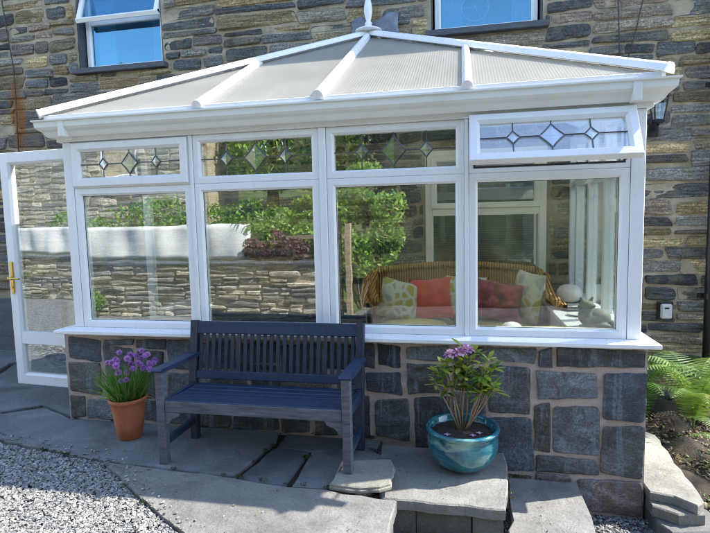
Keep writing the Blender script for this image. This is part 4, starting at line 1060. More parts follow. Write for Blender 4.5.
mb = MB(); mb.lathe([(.045, 0), (.085, .02), (.105, .06), (.10, .10), (.075, .135), (.04, .15), (.035, .152), (0, .152)], (3.79, 1.32, .737), 28)
tag(mb.build('round_vase', 'white_glaze', smooth=True), 'round white vase on the inner cill at the right side glazing', 'vase')
mb = MB(); mb.lathe([(.055, 0), (.068, .008), (.064, .025), (.045, .042), (.02, .05), (0, .052)], (3.21, .17, .7335), 28)
tag(mb.build('dome_dish', 'white_glaze', smooth=True), 'small white domed dish on the front inner cill', 'dish')
mb = MB(); mb.beam((3.30, .2, .741), (3.58, .23, .741), .035, .012); tag(mb.build('wooden_ruler', 'yellow_cloth'), 'pale yellow wooden strip lying on the front inner cill', 'strip')
# two flat dishes on the side cill
for y, lb in ((.92, 'flat oval dish on the side cill behind the cat figure'), (.70, 'flat pale dish on the side cill nearest the cat figure')):
    mb = MB(); mb.lathe([(.03, 0), (.06, .006), (.075, .014), (.07, .014), (.03, .006), (0, .006)], (3.73, y, .737), 24); tag(mb.build('dish', 'slate_dark' if y > .8 else 'white_glaze', smooth=True), lb, 'dish', 'dishes on the side cill')
# cat figure
cat = thing('cat_figure', 'grey green carved stone cat sitting inside the right corner window', 'ornament', (3.76, .33, .735))
import bmesh
def blob(name, parts, mat, parent, vox=.006):
    bm = bmesh.new()
    for c_, r_, e_ in parts:
        mt = Matrix.Translation(c_) @ Matrix.Rotation(e_, 4, 'Y') @ Matrix.Diagonal((r_[0], r_[1], r_[2], 1))
        bmesh.ops.create_icosphere(bm, subdivisions=3, radius=1, matrix=mt)
    me = bpy.data.meshes.new(name); bm.to_mesh(me); bm.free(); me.materials.append(MT[mat])
    o = bpy.data.objects.new(name, me); C.objects.link(o)
    if parent is not None: attach(o, parent)
    r = add_mod(o, 'REMESH', mode='VOXEL', voxel_size=vox, use_smooth_shade=True); s_ = add_mod(o, 'SMOOTH', factor=.6, iterations=4)
    return o
cx, cy, cz = 3.745, .30, .735
blob('cat_body', [((cx+.01, cy, cz+.05), (.095, .07, .052), 0), ((cx+.04, cy, cz+.07), (.075, .062, .055), .2), ((cx-.045, cy, cz+.075), (.05, .05, .055), 0), ((cx-.05, cy-.01, cz+.125), (.034, .032, .03), 0),
                  ((cx-.045, cy-.01, cz+.15), (.048, .04, .035), .1), ((cx-.085, cy-.03, cz+.143), (.02, .018, .014), 0), ((cx-.01, cy-.02, cz+.145), (.022, .02, .018), 0),
                  ((cx-.075, cy-.01, cz+.185), (.011, .009, .022), -.4), ((cx-.068, cy-.01, cz+.175), (.014, .012, .018), -.3), ((cx-.012, cy-.01, cz+.188), (.011, .009, .024), .45), ((cx-.018, cy-.01, cz+.175), (.014, .012, .018), .3),
                  ((cx-.06, cy-.05, cz+.014), (.04, .022, .015), 0), ((cx-.02, cy-.06, cz+.014), (.04, .02, .015), 0), ((cx+.05, cy-.06, cz+.02), (.05, .022, .02), 0), ((cx+.12, cy-.01, cz+.03), (.02, .04, .02), 0)], 'cat_stone', cat, .005)
mb = MB(); mb.tube([(cx-.05+.042*math.cos(a), cy-.008+.038*math.sin(a), cz+.118+.006*math.cos(a)) for a in np.linspace(0, 6.28, 20)], .005, 6); mb.build('collar', 'lead', cat, True)

# ================================================================== BENCH
bn = thing('garden_bench', 'navy blue slatted wooden garden bench against the conservatory wall', 'bench', (1.64, -.38, 0))
BX0, BX1 = 1.035, 2.262
YFt, YBk = -.595, -.185
for x in (BX0+.026, BX1-.026):
    zb = -.012 if x < 2 else .0305
    mb = MB(); mb.beam((x, YFt+.026, zb+.0), (x, YFt+.026, .59), .052, .052, (0, 1, 0), bev=.004)
    mb.build('front_leg', 'weathered', bn)
    mb = MB(); mb.beam((x, YBk, -.0035), (x, YBk+.01, .40), .05, .055, (0, 1, 0), bev=.004); mb.beam((x, YBk+.01, .40), (x, YBk+.080, .815), .05, .055, (0, 1, 0), bev=.004)
    mb.build('back_leg', 'navy_v', bn)
    # arm: shaped, rises slightly to the front
    mb = MB(); AR = [(YBk+.045, .60), (YBk-.05, .602), (-.42, .604), (YFt-.012, .612), (YFt-.022, .60), (YFt-.012, .588), (-.42, .576), (YBk+.045, .572)]
    vs = [(x-.036, y, z) for y, z in AR]+[(x+.036, y, z) for y, z in AR]; k = len(AR)
    mb.add(vs, [tuple(range(k)), tuple(range(2*k-1, k-1, -1))]+[(i, k+i, k+(i+1) % k, (i+1) % k) for i in range(k)])
    mb.build('armrest', 'navy', bn)
    mb = MB(); mb.beam((x, YFt+.052, .13), (x, YBk-.02, .13), .03, .045, bev=.003); mb.build('side_rail', 'navy', bn)
    mb = MB(); mb.beam((x, YFt+.052, .372), (x, YBk-.02, .36), .03, .06, bev=.003); mb.build('side_rail', 'navy', bn)
mb = MB(); mb.box(BX0+.053, BX1-.053, YFt+.008, YFt+.034, .335, .405, bev=.003); mb.build('front_rail', 'weathered', bn)
for x, s in ((BX0+.053, 1), (BX1-.053, -1)):
    mb = MB()
    pr = [(0, 0), (.10, 0), (.095, -.02), (.07, -.032), (.045, -.04), (.03, -.06), (.02, -.075), (0, -.08)]
    vs = [(x+s*a, YFt+.010, .334+b) for a, b in pr]+[(x+s*a, YFt+.030, .334+b) for a, b in pr]; k = len(pr)
    mb.add(vs, [tuple(range(k)), tuple(range(2*k-1, k-1, -1))]+[(i, k+i, k+(i+1) % k, (i+1) % k) for i in range(k)]); mb.build('corner_bracket', 'weathered', bn)
for i in range(6):
    y = YFt+.012+i*.070; z = .412-.004*i-.006*math.sin(i/5*math.pi)
    mb = MB(); mb.box(BX0+.054, BX1-.054, y, y+.058, z-.018, z, bev=.004); mb.build('seat_slat', 'navy', bn)
def backy(z): return YBk+.01+(z-.40)*.075/.445
mb = MB(); mb.beam((BX0+.051, backy(.768), .768), (BX1-.051, backy(.768), .768), .038, .085, (0, .17, 1), bev=.005); mb.build('top_rail', 'navy', bn)
mb = MB(); mb.beam((BX0+.051, backy(.45), .45), (BX1-.051, backy(.45), .45), .035, .055, (0, .17, 1), bev=.004); mb.build('back_rail', 'navy', bn)
NS = 24
for i in range(NS):
    x = BX0+.051+(i+.5)*(BX1-BX0-.102)/NS
    mb = MB(); mb.beam((x, backy(.475), .475), (x, backy(.732), .732), .0245, .014, (0, 1, 0), bev=.002); mb.build('back_slat', 'navy_v', bn)

# ================================================================== POTS
def col_var(c, r, a=.25): k = r.uniform(1-a, 1+a); return tuple(x*k for x in c)
pot = thing('terracotta_pot', 'tall terracotta pot of chives left of the bench', 'plant pot', (.59, -.245, 0))
px, py = .59, -.245
mb = MB(); mb.lathe([(.072, .0), (.080, .004), (.095, .10), (.112, .235), (.120, .262), (.128, .268), (.130, .285), (.124, .292), (.115, .290), (.112, .262), (.10, .255)], (px, py, 0), 48)
mb.build('pot', 'terracotta', pot, True)
mb = MB(); mb.lathe([(.111, .262), (.07, .268), (.0, .272)], (px, py, 0), 24); mb.build('compost', 'compost', pot, True)
ch = thing('chive_plant', 'clump of chives with purple pompom flowers growing in the terracotta pot', 'plant', (px, py, .27))
rnd = random.Random(31); mb = MB()
def blade(mb, base, tip, bend, w, col, n=6):
    base = Vector(base); tip = Vector(tip); mid = (base+tip)/2+Vector(bend); vs = []
    d = (tip-base).normalized(); s_ = d.cross(Vector((rnd.uniform(-1, 1), rnd.uniform(-1, 1), .1))).normalized()
    for i in range(n+1):
        t = i/n; p = base*(1-t)**2+mid*2*t*(1-t)+tip*t*t; ww = w*(1-t**2.2)*.5+.0003; vs += [p+s_*ww, p-s_*ww]
    mb.add(vs, [(2*i, 2*i+1, 2*i+3, 2*i+2) for i in range(n)], 0, col)
for i in range(520):
    a = rnd.uniform(0, 6.28); r = .085*math.sqrt(rnd.random()); b = (px+r*math.cos(a), py+r*math.sin(a), .265)
    L = rnd.uniform(.12, .29); o_ = rnd.uniform(.01, .15)+r*.5; a += rnd.uniform(-.9, .9)
    t_ = (b[0]+o_*math.cos(a), b[1]+o_*math.sin(a), .265+L*(1-.6*o_))
    if rnd.random() < .06: t_ = (b[0]+.15*math.cos(a), b[1]+.12*math.sin(a)-.02, .265+rnd.uniform(-.05, .08))
    blade(mb, b, t_, (.02*math.cos(a), .02*math.sin(a), .05), rnd.uniform(.003, .0055), col_var(rnd.choice([(.10, .22, .04), (.13, .26, .05), (.07, .15, .03), (.30, .28, .10)] if rnd.random() < .3 else [(.10, .22, .04), (.13, .26, .05)]), rnd, .35))
mb.build('leaves', 'leaf', ch, tint=True)
heads = []
for i in range(30):
    for _ in range(30):
        a = rnd.uniform(0, 6.28); r = .17*math.sqrt(rnd.random()); z = .535+rnd.uniform(-.08, .09)*(1-r*2); p = Vector((px+.045+r*math.cos(a), py+r*math.sin(a)*.8, z))
        if p.y > -.05: continue
        if all((p-q).length > .036 for q in heads): heads.append(p); break
heads.append(Vector((px+.02, py-.09, .43))); heads.append(Vector((px+.055, py-.085, .438)))
sm = MB()
for k, p in enumerate(heads):
    b = (px+(p.x-px)*.35, py+(p.y-py)*.35, .265); sm.tube([b, (Vector(b)+p)/2+Vector((.004, 0, .01)), p], .0016, 5, 0, (.12, .22, .05))
    fl = MB(); R0 = rnd.uniform(.019, .026); col = col_var((.50, .26, .66), rnd, .2)
    for j in range(150):
        z = 1-2*(j+.5)/150; a = j*2.39996; d = Vector((math.sqrt(1-z*z)*math.cos(a), math.sqrt(1-z*z)*math.sin(a), z))
        if z < -.8: continue
        s_ = d.cross(Vector((rnd.uniform(-1, 1), rnd.uniform(-1, 1), rnd.uniform(-1, 1)))).normalized()*.0032; q = p+d*R0*rnd.uniform(.88, 1.12); m_ = p+d*R0*.6
        fl.add([p+d*R0*.25, m_+s_, q, m_-s_], [(0, 1, 2, 3)], 0, col_var(col, rnd, .35))
    fl.build('flower', 'petal', ch, tint=True)
sm.build('stems', 'leaf', ch, tint=True)

bw = thing('glazed_bowl', 'large teal glazed round bowl planter at the top of the steps', 'planter', (2.885, -.238, -.043))
bx_, by_, bz_ = 2.885, -.238, -.043
mb = MB(); mb.lathe([(.09, 0), (.115, .006), (.165, .045), (.203, .10), (.216, .155), (.214, .195), (.205, .222), (.212, .230), (.222, .240), (.224, .252), (.216, .262), (.202, .262), (.194, .250), (.192, .225), (.18, .21)], (bx_, by_, bz_), 64)
mb.build('bowl', 'teal', bw, True)
mb = MB(); vs = []; nr, na = 8, 40
for i in range(nr+1):
    for k in range(na):
        r = .19*i/nr+.001; a = 2*math.pi*k/na; x = bx_+r*math.cos(a); y = by_+r*math.sin(a); vs.append((x, y, bz_+.218+.02*(1-(r/.19)**2)+.012*noise.noise((x*30, y*30, 0))))
mb.add(vs, [(i*na+k, i*na+(k+1) % na, (i+1)*na+(k+1) % na, (i+1)*na+k) for i in range(nr) for k in range(na)]); mb.build('compost', 'compost', bw, True)
rh = thing('rhododendron', 'young rhododendron with pink flowers growing in the teal bowl', 'shrub', (bx_, by_, bz_+.23))
rnd = random.Random(77)
tips = []
mb = MB(); z0 = bz_+.225
for (dx_, dy_, hz_) in [(a_*1.1, b_*.8, c_*1.13) for a_, b_, c_ in ((-.13, .0, .33), (-.09, .05, .40), (-.05, -.05, .44), (.0, .04, .47), (.03, -.03, .42), (.07, .02, .45), (.12, -.04, .34), (.16, .03, .36), (.10, -.07, .26), (-.02, .0, .38), (.14, -.01, .42), (-.10, -.05, .38), (-.15, -.04, .30), (.17, -.03, .27))]:
    p0 = Vector((bx_+dx_*.12, by_+dy_*.1, z0)); p1 = Vector((bx_+dx_*.65+rnd.uniform(-.02, .02), by_+dy_*.6, z0+hz_*.5)); p2 = Vector((bx_+dx_, by_+dy_, z0+hz_-.02))
    mb.tube([p0, (p0+p1)/2+Vector((rnd.uniform(-.01, .01), 0, 0)), p1, (p1+p2)/2, p2], [.006, .005, .004, .0032, .0025], 6)
    tips.append(p2)
    if rnd.random() < .9:
        q = p1+Vector((rnd.uniform(-.07, .07), rnd.uniform(-.05, .05), rnd.uniform(.08, .16))); mb.tube([p1, q], [.003, .002], 5); tips.append(q)
# a short pale stake
mb.build('stems', 'stem', rh, True)
lf = MB()
def leaf(mb, p, d, L, wd, col, cup=.15):
    d = d.normalized(); s_ = d.cross(Vector((0, 0, 1)));
    if s_.length < .1: s_ = Vector((1, 0, 0))
    s_.normalize(); n_ = s_.cross(d).normalized(); vs = []
    prof = [(0, .12), (.25, .75), (.5, 1), (.75, .8), (.93, .35), (1, .02)]
    for t, ww in prof:
        c_ = p+d*L*t-n_*0+Vector((0, 0, -cup*L*t*t)); vs += [c_-s_*wd*ww*.5+n_*cup*wd*.5*ww, c_, c_+s_*wd*ww*.5+n_*cup*wd*.5*ww]
    fs = []
    for i in range(len(prof)-1):
        a = i*3; fs += [(a, a+1, a+4, a+3), (a+1, a+2, a+5, a+4)]
    mb.add(vs, fs, 0, col)
for t_ in tips:
    for k in range(rnd.randint(9, 14)):
        a = k*2.4+rnd.uniform(-.3, .3); e = rnd.uniform(-.2, .9); d = Vector((math.cos(a)*math.cos(e), math.sin(a)*math.cos(e), math.sin(e)))
        leaf(lf, t_+d*.006+Vector((0, 0, rnd.uniform(-.03, .01))), d, rnd.uniform(.05, .095), rnd.uniform(.02, .032), col_var(rnd.choice([(.20, .30, .04), (.30, .38, .06), (.10, .19, .035), (.36, .36, .08)]), rnd, .25))
lf.build('leaves', 'leaf', rh, True, tint=True)
for cpt in (Vector((bx_-.015, by_-.06, z0+.50)), Vector((bx_-.065, by_-.05, z0+.485)), Vector((bx_+.03, by_-.04, z0+.515))):
    fl = MB()
    for k in range(6):
        a = k*1.05+rnd.uniform(-.2, .2); d = Vector((math.cos(a)*.8, math.sin(a)*.8-.2, .55)).normalized(); b = cpt+d*.008
        for q in range(5):
            a2 = q*1.257; u1 = d.cross(Vector((0, 0, 1))).normalized(); u2 = d.cross(u1); dd = (d*.7+u1*math.cos(a2)*.7+u2*math.sin(a2)*.7)
            leaf(fl, b+d*.012, dd, .034, .022, col_var(rnd.choice([(.62, .32, .60), (.72, .50, .70), (.5, .22, .5)]), rnd, .15), .3)
    fl.build('flower', 'petal', rh, True, tint=True)
fl = MB()
for p in ((bx_-.09, by_-.10), (bx_+.06, by_-.09), (bx_+.10, by_-.05)):
    for q in range(4): leaf(fl, Vector((p[0], p[1], z0+.012)), Vector((math.cos(q*1.6), math.sin(q*1.6), .3)), .022, .014, (.55, .36, .56), .2)
fl.build('fallen_petals', 'petal', rh, True, tint=True)

# ================================================================== FERNS
def fern(loc, n, L, seed, lb, cols, lean=(0, 0), spread=1.0, arcs=None):
    r = random.Random(seed); t = thing('fern', lb, 'fern', loc, 'ferns by the house wall'); base = Vector(loc)
    for k in range(n):
        a = arcs[k] if arcs else 2*math.pi*k/n+r.uniform(-.3, .3); l_ = L*r.uniform(.7, 1.1); col = r.choice(cols)
        out = Vector((math.cos(a), math.sin(a), 0))*spread+Vector((lean[0], lean[1], 0)); up = r.uniform(1.0, 1.35)
        mb = MB(); pts = []; NP = 30
        for i in range(NP+1):
            s_ = i/NP; pts.append(base+out*l_*(.16*s_+.46*s_*s_)+Vector((0, 0, l_*up*(1.45*s_-.95*s_*s_))))
        mb.tube(pts[::3], [.0035*(1-.8*i/NP*3) if i < NP/3 else .001 for i in range(len(pts[::3]))], 4, 0, tuple(c*.8 for c in col), False)
        for i in range(3, NP):
            s_ = i/NP; d = (pts[i+1]-pts[i-1]).normalized(); side = d.cross(Vector((0, 0, 1)));
            if side.length < .05: continue
            side.normalize(); nn = side.cross(d)
            pl = l_*.24*math.sin(math.pi*min(1, s_*.93+.07))**.8*(1.15-s_*.6)
            for sg in (-1, 1):
                pd = (side*sg+d*.35-Vector((0, 0, .25))).normalized(); m2 = max(4, int(pl/.009)); tc = col_var(col, r, .3)
                for j in range(m2):
                    u = (j+.5)/m2; p = pts[i]+pd*pl*u; lw = .011*(1-u*.8); 
                    for s3 in (-1, 1):
                        q = p+(d*s3*.8+pd*.5)*lw*1.1; e = pd*.0035
                        mb.add([p-e, q-e*.3+nn*.001, q+e*.8, p+e], [(0, 1, 2, 3)], 0, tc)
        mb.build('frond', 'leaf', t, tint=True)
    return t
G1 = [(.07, .17, .03), (.10, .22, .04), (.05, .13, .025)]; G2 = [(.2, .3, .06), (.26, .34, .09), (.14, .24, .05)]
fern((4.30, 1.20, -.27), 11, .80, 3, 'dark green fern tight against the conservatory side wall', G1)
fern((4.72, 1.15, -.27), 11, .85, 5, 'tall bright sunlit fern with arching yellow green fronds', G2)
fern((5.05, 1.55, -.28), 9, .75, 8, 'shaded fern beside the black drainpipe', G1)
fern((4.78, .62, -.36), 8, .5, 9, 'small pale fern nearest the stacked stones', G2)
# creeping scraps of leaf litter and roots
pebbles('leaf_litter', (4.25, 5.4, -.05, 1.85, lambda x, y: True), 2600, .013, lambda x, y: ground_h(x, y)+.055, 9, [(.2, .13, .07), (.1, .07, .04), (.3, .25, .16), (.08, .12, .03)], 'brown leaf litter and bits of stone on the soil under the ferns')

# ================================================================== THE GARDEN OPPOSITE (seen mirrored in the panes)
GY = -4.25
gw = thing('garden_wall', 'low drystone garden wall facing the conservatory, mirrored in its panes', 'garden wall', (-3, GY, 0))
mb = MB(); tfg = lambda x, z, d: (x, GY+d, z)
mortar_sheet(mb, -9, .72, -.1, .80, tfg, [], .12, .008)
GPL = [(.42, .38, .30), (.34, .32, .27), (.48, .43, .33), (.28, .275, .25), (.42, .39, .33), (.50, .46, .37)]
rubble(mb, [(-q[1]*1.0, -q[0]*1.0, q[2], q[3]) for q in rubble_rects(-.72, 9, -.06, .80, 61, .05, .12, .15, .5, .3)], tfg, [], 9, gap=.03, d0=.02, d1=.06, pal=GPL, tilt=.05)
mb.box(-9, .71, GY-.45, GY-.02, -.1, .78)
mb.build('stonework', ['mortar', 'garden_stone'], gw, tint=True)
mb = MB(); rnd = random.Random(14); x = -9
while x < .7:
    w_ = rnd.uniform(.4, .8); mb.box(x, min(x+w_-.01, .74), GY-.46, GY+.07+rnd.uniform(-.015, .02), .80, .835+rnd.uniform(0, .012), bev=.006); x += w_
mb.build('coping', 'slate_dark', gw)
mb = MB(); vs = []; nx = 90; nz = 8
for j in range(nz):
    for i in range(nx): x = -8.5+7.85*i/(nx-1); vs.append((x, GY-.62+.03*math.sin(x*5+j*.3)+.02*math.sin(x*13), .84+.60*j/(nz-1)))
mb.add(vs, [(j*nx+i, j*nx+i+1, (j+1)*nx+i+1, (j+1)*nx+i) for j in range(nz-1) for i in range(nx-1)])
o = mb.build('white_screen', 'sheet', smooth=True); add_mod(o, 'SOLIDIFY', thickness=.02); tag(o, 'long white sheeting screen standing behind the garden wall', 'screen')
def leaf_cloud(n, ells, size, seed, cols, flat=.0):
    rs = np.random.RandomState(seed); V = []; T = []
    tot = sum(e[3]*e[4]*e[5] for e in ells)
    for (cx, cy, cz, rx, ry, rz) in ells:
        k = max(20, int(n*rx*ry*rz/tot)); d = rs.normal(size=(k, 3)); d /= np.linalg.norm(d, axis=1)[:, None]; rad = rs.uniform(.25, 1, k)**.4
        p = np.array([cx, cy, cz])+d*rad[:, None]*np.array([rx, ry, rz])
        nm = np.array([noise.noise(Vector(q*np.array([2.2, 2.2, 2.6]))) for q in p])
        keep = nm > -.22; p = p[keep]; nm = nm[keep]; k = len(p)
        a = rs.normal(size=(k, 3)); a /= np.linalg.norm(a, axis=1)[:, None]; b = np.cross(a, rs.normal(size=(k, 3))); b /= np.linalg.norm(b, axis=1)[:, None]
        s_ = size*rs.uniform(.6, 1.4, k)[:, None]
        V.append(np.stack([p-a*s_, p+b*s_*.42, p+a*s_, p-b*s_*.42], 1).reshape(-1, 3))
        ci = rs.randint(0, len(cols), k); c_ = np.array(cols)[ci]*rs.uniform(.7, 1.35, k)[:, None]; T.append(np.repeat(c_, 4, 0))
    V = np.concatenate(V); T = np.concatenate(T); mb = MB()
    mb.v = [tuple(v) for v in V]; mb.t = [tuple(t) for t in T]; mb.f = [(4*i, 4*i+1, 4*i+2, 4*i+3) for i in range(len(V)//4)]; mb.m = [0]*len(mb.f)
    return mb
GR = [(.14, .26, .05), (.19, .33, .06), (.08, .17, .04), (.26, .38, .08)]
# grassy bank rising behind the wall
mb = MB(); xs = np.linspace(-20, 16, 60); ysb = np.linspace(-4.75, -26, 36); vs = []
for y in ysb:
    for x in xs: vs.append((x, y, -.3 if (x > 1.25 and y > -6.4) else max(-.04, .72*min(1, (-4.6-y)*8)*(1 if x < .55 else max(0, 1-(x-.55)*1.2) if y > -6.5 else 1)+max(0, (-5.4-y))*.24+.15*noise.noise((x*.8, y*.8, 0)))))
n = len(xs); mb.add(vs, [(j*n+i, (j+1)*n+i, (j+1)*n+i+1, j*n+i+1) for j in range(len(ysb)-1) for i in range(n-1)])
MT['bank'] = m_mortar('bank_earth', (.05, .08, .02), (.12, .17, .045)); struct(mb.build('grass_bank', 'bank', smooth=True))
def bush(name, lb, cat, n, ells, size, seed, cols, base):
    t = thing(name, lb, cat, base)
    leaf_cloud(n, ells, size, seed, cols).build('foliage', 'leaf', t, tint=True)
    st = MB(); r = random.Random(seed)
    for e in ells[:6]: st.tube([base, (Vector(base)+Vector(e[:3]))/2+Vector((r.uniform(-.05, .05), 0, 0)), e[:3]], [.02, .014, .006], 6)
    st.build('stem', 'bark', t); return t
bush('red_shrub', 'dark red leaved shrub above the garden wall', 'shrub', 2600, [(-.25, -4.72, 1.1, .36, .22, .28), (.15, -4.75, 1.0, .32, .22, .2), (-.5, -4.7, 1.02, .22, .2, .2)], .035, 5, [(.14, .05, .07), (.08, .04, .055), (.22, .10, .11)], (-.1, -4.75, .75))
bush('green_hedge', 'bright green hedge above the white screen at left', 'hedge', 9000, [(-7+.9*i, -5.3+.1*(i % 2), 1.45+.08*(i % 3), .62, .4, .38) for i in range(8)], .04, 6, GR, (-4, -5.3, .8))
bush('fern_bank', 'bright green leafy plants on the bank behind the red shrub', 'plants', 9000, [(-.6+.36*i-.15*(i % 2), -5.3-.35*(i % 3), 1.2+.25*(i % 3), .42, .3, .26) for i in range(7)], .045, 7, [(.24, .40, .07), (.32, .46, .10), (.15, .28, .05)], (.4, -5.4, .8))
bush('low_bush', 'small bright green bush at the foot of the garden wall', 'bush', 1500, [(-3.25, GY+.22, .22, .38, .16, .22)], .03, 8, GR, (-3.25, GY+.2, -.03))
def tree(lb, base, H, ells, n, size, seed, cols):
    t = thing('broadleaf_tree', lb, 'tree', base, 'trees across the garden'); r = random.Random(seed); b = Vector(base)
    tr = MB(); top = b+Vector((.1, 0, H*.6)); tr.tube([b, b+Vector((.05, .03, H*.3)), top], [.16, .12, .07], 10)
    for e in ells: tr.tube([b+Vector((.05, .03, H*r.uniform(.25, .55))), (Vector(e[:3])+top)/2, e[:3]], [.06, .04, .015], 7)
    tr.build('trunk', 'bark', t, True); leaf_cloud(n, ells, size, seed, cols).build('crown', 'leaf', t, tint=True)
tree('broad green tree on the bank mirrored in the middle panes', (1.0, -9.5, 1.2), 5, [(1.0, -9.5, 4.2, 1.5, 1.4, 1.1), (-.3, -9.3, 3.3, 1.1, 1.1, .9), (2.2, -9.4, 3.5, 1.2, 1.1, .9), (1.4, -9, 5.2, 1.1, 1, .8), (.3, -9.8, 5, 1, 1, .9)], 16000, .07, 3, GR)
tree('darker green tree on the bank mirrored in the right panes', (4.6, -10.5, 1.4), 5, [(4.6, -10.5, 4.3, 1.6, 1.4, 1.2), (5.8, -10, 3.4, 1.1, 1.1, 1), (3.6, -10.2, 3.3, 1.0, 1.1, .9), (4.9, -10, 5.3, 1.1, 1, .8)], 15000, .07, 4, [(.05, .1, .02), (.08, .15, .03), (.03, .07, .015)])
tree('tall tree at the far right of the garden', (9, -12, 1.5), 6, [(9, -12, 5, 2, 1.8, 1.5), (7.6, -11.6, 3.8, 1.4, 1.2, 1.1), (10.4, -11.5, 4, 1.4, 1.3, 1.2)], 13000, .09, 9, GR)
# stone outbuilding across the yard
ob = thing('stone_outbuilding', 'stone outbuilding across the garden mirrored in the left panes', 'building', (-6, -8.2, .8))
mb = MB(); tfo = lambda x, z, d: (x, -8.2+d, z)
mortar_sheet(mb, -18.5, -3.1, 1.0, 5.6, tfo, [(-5.9, -4.9, 2.6, 3.7)], .2, .01)
rubble(mb, rubble_rects(-18.5, -3.1, 1.0, 5.6, 71, .08, .22, .25, .8, .5), tfo, [(-5.9, -4.9, 2.6, 3.7)], 9, gap=.04, d0=.015, d1=.04, pal=GPL)
mb.box(-18.5, -3.11, -10.0, -8.25, .8, 5.55); mb.build('wall', ['mortar', 'garden_stone'], ob, tint=True)
mb = MB(); mb.add([(-18.7, -8.0, 5.5), (-2.95, -8.0, 5.5), (-2.95, -9.1, 6.4), (-18.7, -9.1, 6.4), (-18.7, -10.2, 5.5), (-2.95, -10.2, 5.5)], [(0, 1, 2, 3), (3, 2, 5, 4)])
o = mb.build('roof', 'roof_slate', ob); add_mod(o, 'SOLIDIFY', thickness=.06)
mb = MB(); picture_frame(mb, -5.9, -4.9, 2.6, 3.7, 0, .07, .06); mb.v = [(x, -8.2-y+.0, z) for x, y, z in mb.v]; wo_ = mb.build('window', 'upvc', ob)
# gate post and rail by the end of the wall
gp_ = thing('timber_gate_post', 'tan timber post beside a dark post at the end of the garden wall', 'post', (1.17, GY-.1, 0))
mb = MB(); mb.box(1.13, 1.22, GY-.15, GY-.06, -.1, 1.42, bev=.006); mb.build('post', 'wood', gp_)
mb = MB(); mb.box(.90, 1.06, GY-.2, GY-.05, -.1, 1.45, bev=.01); tag(mb.build('dark_post', 'black'), 'broad black painted post between wall end and timber post', 'post')
mb = MB(); mb.beam((-.1, -4.95, 1.2), (1.0, -4.9, 1.22), .05, .07); tag(mb.build('timber_rail', 'wood'), 'pale timber rail above the red shrub', 'rail')

hg = bush('added_dark_hedge', 'tall dark evergreen hedge added to darken the reflections in the right hand panes', 'hedge', 60000, [(1.75+.75*i, -5.75-.1*(i % 2), .5+1.2*j, .62, .42, .85) for i in range(13) for j in range(4)], .065, 12, [(.010, .020, .007), (.017, .030, .010), (.008, .015, .006)], (5, -5.8, 0))  # unseen hedge added to darken what the right panes mirror
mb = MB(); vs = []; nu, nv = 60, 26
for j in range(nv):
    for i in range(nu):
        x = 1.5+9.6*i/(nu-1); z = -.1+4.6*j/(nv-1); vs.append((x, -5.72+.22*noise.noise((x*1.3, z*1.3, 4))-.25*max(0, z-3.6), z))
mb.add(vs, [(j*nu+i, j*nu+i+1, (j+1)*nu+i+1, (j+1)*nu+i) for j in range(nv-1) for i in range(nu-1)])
MT['hedge_inner'] = m_plain('hedge_core', (.02, .028, .012), .9, .5, 6, 1.0, 12)
o = mb.build('dark_core', 'hedge_inner', hg, True); add_mod(o, 'SOLIDIFY', thickness=.35)  # solid dark core added so the hedge stays opaque in the reflections

GB = [(.22, .38, .06), (.28, .44, .08), (.15, .28, .05), (.34, .46, .12)]
tree('bright green tree between the outbuilding and the broad tree', (-1.9, -9.4, 1.4), 5, [(-1.9, -9.2, 3.4, 1.3, .9, 1.2), (-1.0, -9.0, 4.4, 1.2, .9, 1.2), (-2.6, -9.6, 4.6, 1.0, .8, 1.2), (-.4, -9.0, 3.0, 1.0, .8, .9), (-1.6, -9.0, 5.8, 1.3, .9, .9), (.3, -8.7, 4.0, 1.0, .8, 1.2), (.4, -8.7, 5.4, 1.0, .8, .9)], 34000, .07, 23, GB)
bush('green_ferns', 'bright green ferny plants beside the timber post', 'plants', 6000, [(1.1, -5.1, .9, .35, .25, .5), (1.5, -5.2, 1.1, .4, .25, .5), (.9, -5.3, 1.5, .35, .25, .35), (1.7, -5.2, 1.7, .35, .25, .35), (1.3, -5.25, 2.1, .4, .25, .35), (.6, -5.4, 1.8, .35, .25, .3)], .045, 17, GB, (1.2, -5.2, -.02))
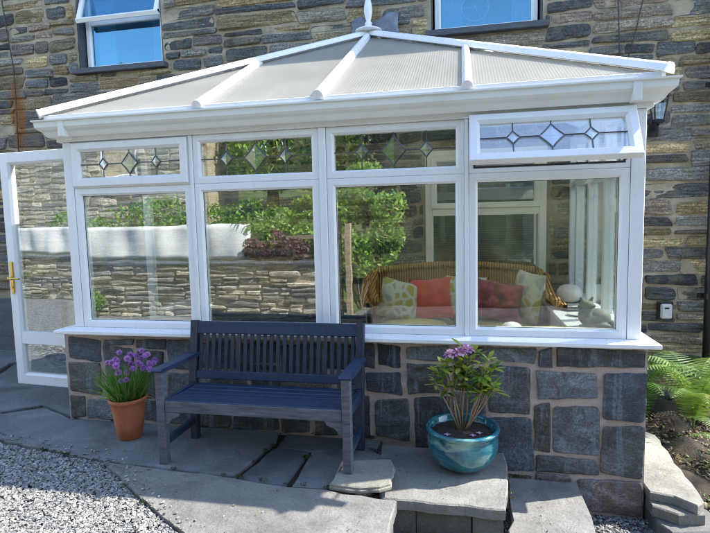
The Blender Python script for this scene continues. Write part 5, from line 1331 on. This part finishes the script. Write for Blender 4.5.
# grit, chips and dead leaves lying on the flags
def on_flags(x, y):
    return noise.noise((x*3.1, y*3.1, 7)) > .12 and not in_poly(x, y, GP)
pebbles('grit', (-1.2, 3.5, -1.3, -.02, on_flags), 1500, .0045, lambda x, y: (.003 if x < 2.4 else (-.042 if x < 3.12 and y > -.66 else (-.207 if x > 3.2 else -.4))), 15, [(.10, .09, .08), (.3, .29, .27), (.2, .15, .08), (.06, .06, .06)], 'fine grit and crumbs scattered on the flagstones')

tree('tall tree behind the outbuilding mirrored in the left upper window', (-11.6, -13, 1.5), 6, [(-11.6, -13, 5.2, 1.6, 1.5, 1.6), (-12.6, -13, 6.6, 1.3, 1.2, 1.2), (-11.3, -13.2, 7.4, 1.0, 1.0, .9), (-10.6, -13, 6.0, 1.0, 1.0, 1.2)], 9000, .09, 29, GR)
# weeds and moss along the joints and the wall foot
rs = random.Random(51); el = []
for (x0, y0, x1, y1, z, k) in ((-.1, -.012, 2.3, -.012, 0, 26), (1.58, -.66, 1.63, -.2, -.01, 5), (1.90, -.70, 1.92, -.26, -.01, 4), (-.75, 0, -.5, .2, 0, 4), (.65, -.6, 1.6, -.66, 0, 5), (-.3, -.43, .6, -.59, -.01, 9), (1.6, -.67, 2.15, -.70, 0, 4), (2.4, -.3, 2.42, -.6, -.03, 5), (3.16, -.02, 3.16, -.5, -.12, 6), (3.2, -.012, 3.55, -.012, -.2, 6), (-1.2, .72, -.15, .62, 0, 9), (-1.1, -.05, -.8, -.2, 0, 5), (.65, -.61, 1.2, -1.0, -.01, 5)):
    for i in range(k):
        t = rs.random(); q = rs.uniform(.5, 1.3); el.append((x0+(x1-x0)*t, y0+(y1-y0)*t, z+.004, .028*q, .010*q, .010*q))
o = leaf_cloud(3800, el, .0055, 52, [(.05, .08, .02), (.09, .13, .03), (.05, .045, .025), (.03, .05, .015)]).build('moss', 'leaf', tint=True)
tag(o, 'moss and tiny weeds in the joints of the flagstones', 'moss', kind='stuff')
def near_edge(x, y): return (not in_poly(x, y, GP)) and in_poly(x+rs.uniform(-.12, .05), y-rs.uniform(.02, .16), GP)
pebbles('gravel', (-.5, 1.75, -1.6, -.25, near_edge), 9000 if False else 2600, .0085, lambda x, y: .004, 55, GPAL, 'stray gravel chips lying on the edge of the flagstones')
